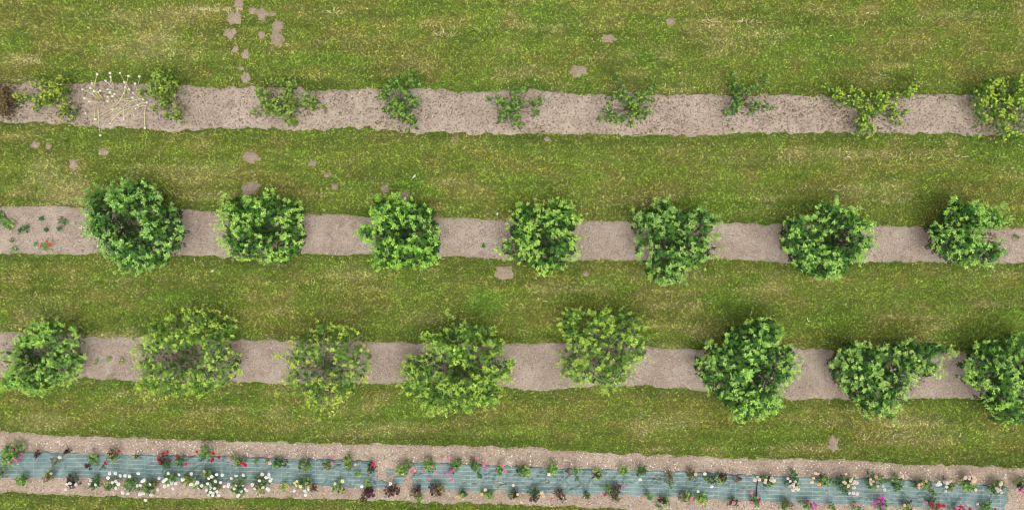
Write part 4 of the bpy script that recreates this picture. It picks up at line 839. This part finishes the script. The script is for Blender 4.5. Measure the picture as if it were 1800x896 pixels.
weed(125,162,5,'g','tiny weed between the straggly shrub and the pale stalks')
weed(136,200,8,'gd','low dark green weed beside the lower left of the pale stalks')
weed(850,433,4,'g','tiny green seedling on the soil before the central tree')
weed(1783,417,4,'g','tiny green seedling right of the claw shaped tree')
weed(173,634,4,'y','tiny yellow weed left of its twin above the fallen twig', dens=.9)
weed(193,630,5,'y','tiny yellow weed above the tip of the fallen twig', dens=.9)
weed(218,635,6,'y','yellow weed nearest to the wide thin yellow green tree', dens=.9)
weed(895,670,4,'g','tiny green seedling below the broad airy tree on the strip', dens=.9) if False else None
# poppies: four papery petals and a dark centre
pg = Geo(); rgp = np.random.default_rng(3)
for i in range(4):
    t = i*math.pi/2+.3; d = np.array([math.cos(t), math.sin(t), 0]); s = np.array([-d[1], d[0], 0])
    pg.add([[0, 0, 0], d*.045+s*.05+[0, 0, .02], d*.045-s*.05+[0, 0, .02], d*.07+s*.025+[0, 0, .012], d*.07-s*.025+[0, 0, .012], d*.04+[0, 0, .006]], [(0, 5, 1), (0, 2, 5), (1, 5, 3), (5, 2, 4), (5, 4, 3)], np.array([.62, .05, .025])*rgp.uniform(.9, 1.05))
for i in range(6):
    t = i*1.047; pg.add([[0, 0, .022], [math.cos(t)*.013, math.sin(t)*.013, .012], [math.cos(t+1.047)*.013, math.sin(t+1.047)*.013, .012]], [(0, 1, 2)], (.02, .02, .015))
pm = pg.mesh('flower')
root = empty('poppy_plant', (float(X(84)), float(Y(434)), 0), 'red poppy plant with three open flowers on the middle strip, far left', 'poppies'); n = 26
q = rr_.normal(0, .09, (n, 2)); V, F, C = rosettes(np.column_stack([q, rr_.uniform(.06, .2, n)]), 6, rr_.uniform(.05, .09, n), .35, 0, .9, RG['g'][0]*np.exp(rr_.normal(0, .2, n))[:, None]*.8, rr_)
V[:, 2] = np.maximum(V[:, 2], .05); obj('foliage', mesh_np('foliage', V, F, C), M_leaf, root)
for a, b in ((72, 432), (88, 431), (83, 424)):
    p1 = np.array([float(X(a, .3))-root.location.x, float(Y(b, .3))-root.location.y, .3]); g = Geo(); tube(g, curve((0, 0, .02), p1, (0, 0, 0), 4), .005, (.12, .2, .06), 4)
    s_ = obj('stem', g.mesh('stem'), M_stalk, root); f_ = obj('flower', pm, M_petal, s_, tuple(p1)); f_.rotation_euler = (rr_.normal(0, .2), rr_.normal(0, .2), rr_.uniform(0, 6)); f_.scale = [.85 if a == 88 else .6]*3
# fallen twig
g = Geo(); P3 = lambda a, b, z=.06: (float(X(a)), float(Y(b)), z)
for pts in ([(165, 640), (174, 643), (184, 645)], [(184, 645), (174, 648), (160, 660)], [(184, 645), (176, 652), (168, 660)], [(172, 642), (176, 640)]): tube(g, [P3(*p) for p in pts], np.linspace(.014, .008, len(pts)), (.50, .40, .30), 5)
o = obj('fallen_twig', g.mesh('fallen_twig', True), M_wood); tag(o, 'pale forked twig lying on the soil between the first two trees of the lower row', 'twig')
# feather
def feather(cx, cy, ln_, ang, label):
    g = Geo(); tube(g, [(-ln_/2, 0, .07), (0, .004, .08), (ln_/2, 0, .075)], .004, (.75, .76, .72), 4)
    for i in range(9):
        xx = -ln_*.3+i*ln_*.085; wv = .035*math.sin((i+1)/10*3.14)+.008
        for s in (-1, 1): g.add([(xx, 0, .079), (xx+.028, 0, .079), (xx+.045, s*wv, .072)], [(0, 1, 2)] if s > 0 else [(0, 2, 1)], (.66, .70, .64))
    o = obj('feather', g.mesh('feather'), M_petal, loc=(float(X(cx)), float(Y(cy)), 0)); o.rotation_euler = (0, 0, ang); tag(o, label, 'feather')
feather(727, 312, .24, .85, 'white feather lying in the second lawn above the third round tree')
feather(874, 378, .15, 1.4, 'small grey feather at the edge of the soil left of the central tree')
feather(373, 477, .12, .5, 'small white feather in the grass under the gap between the first two round trees')
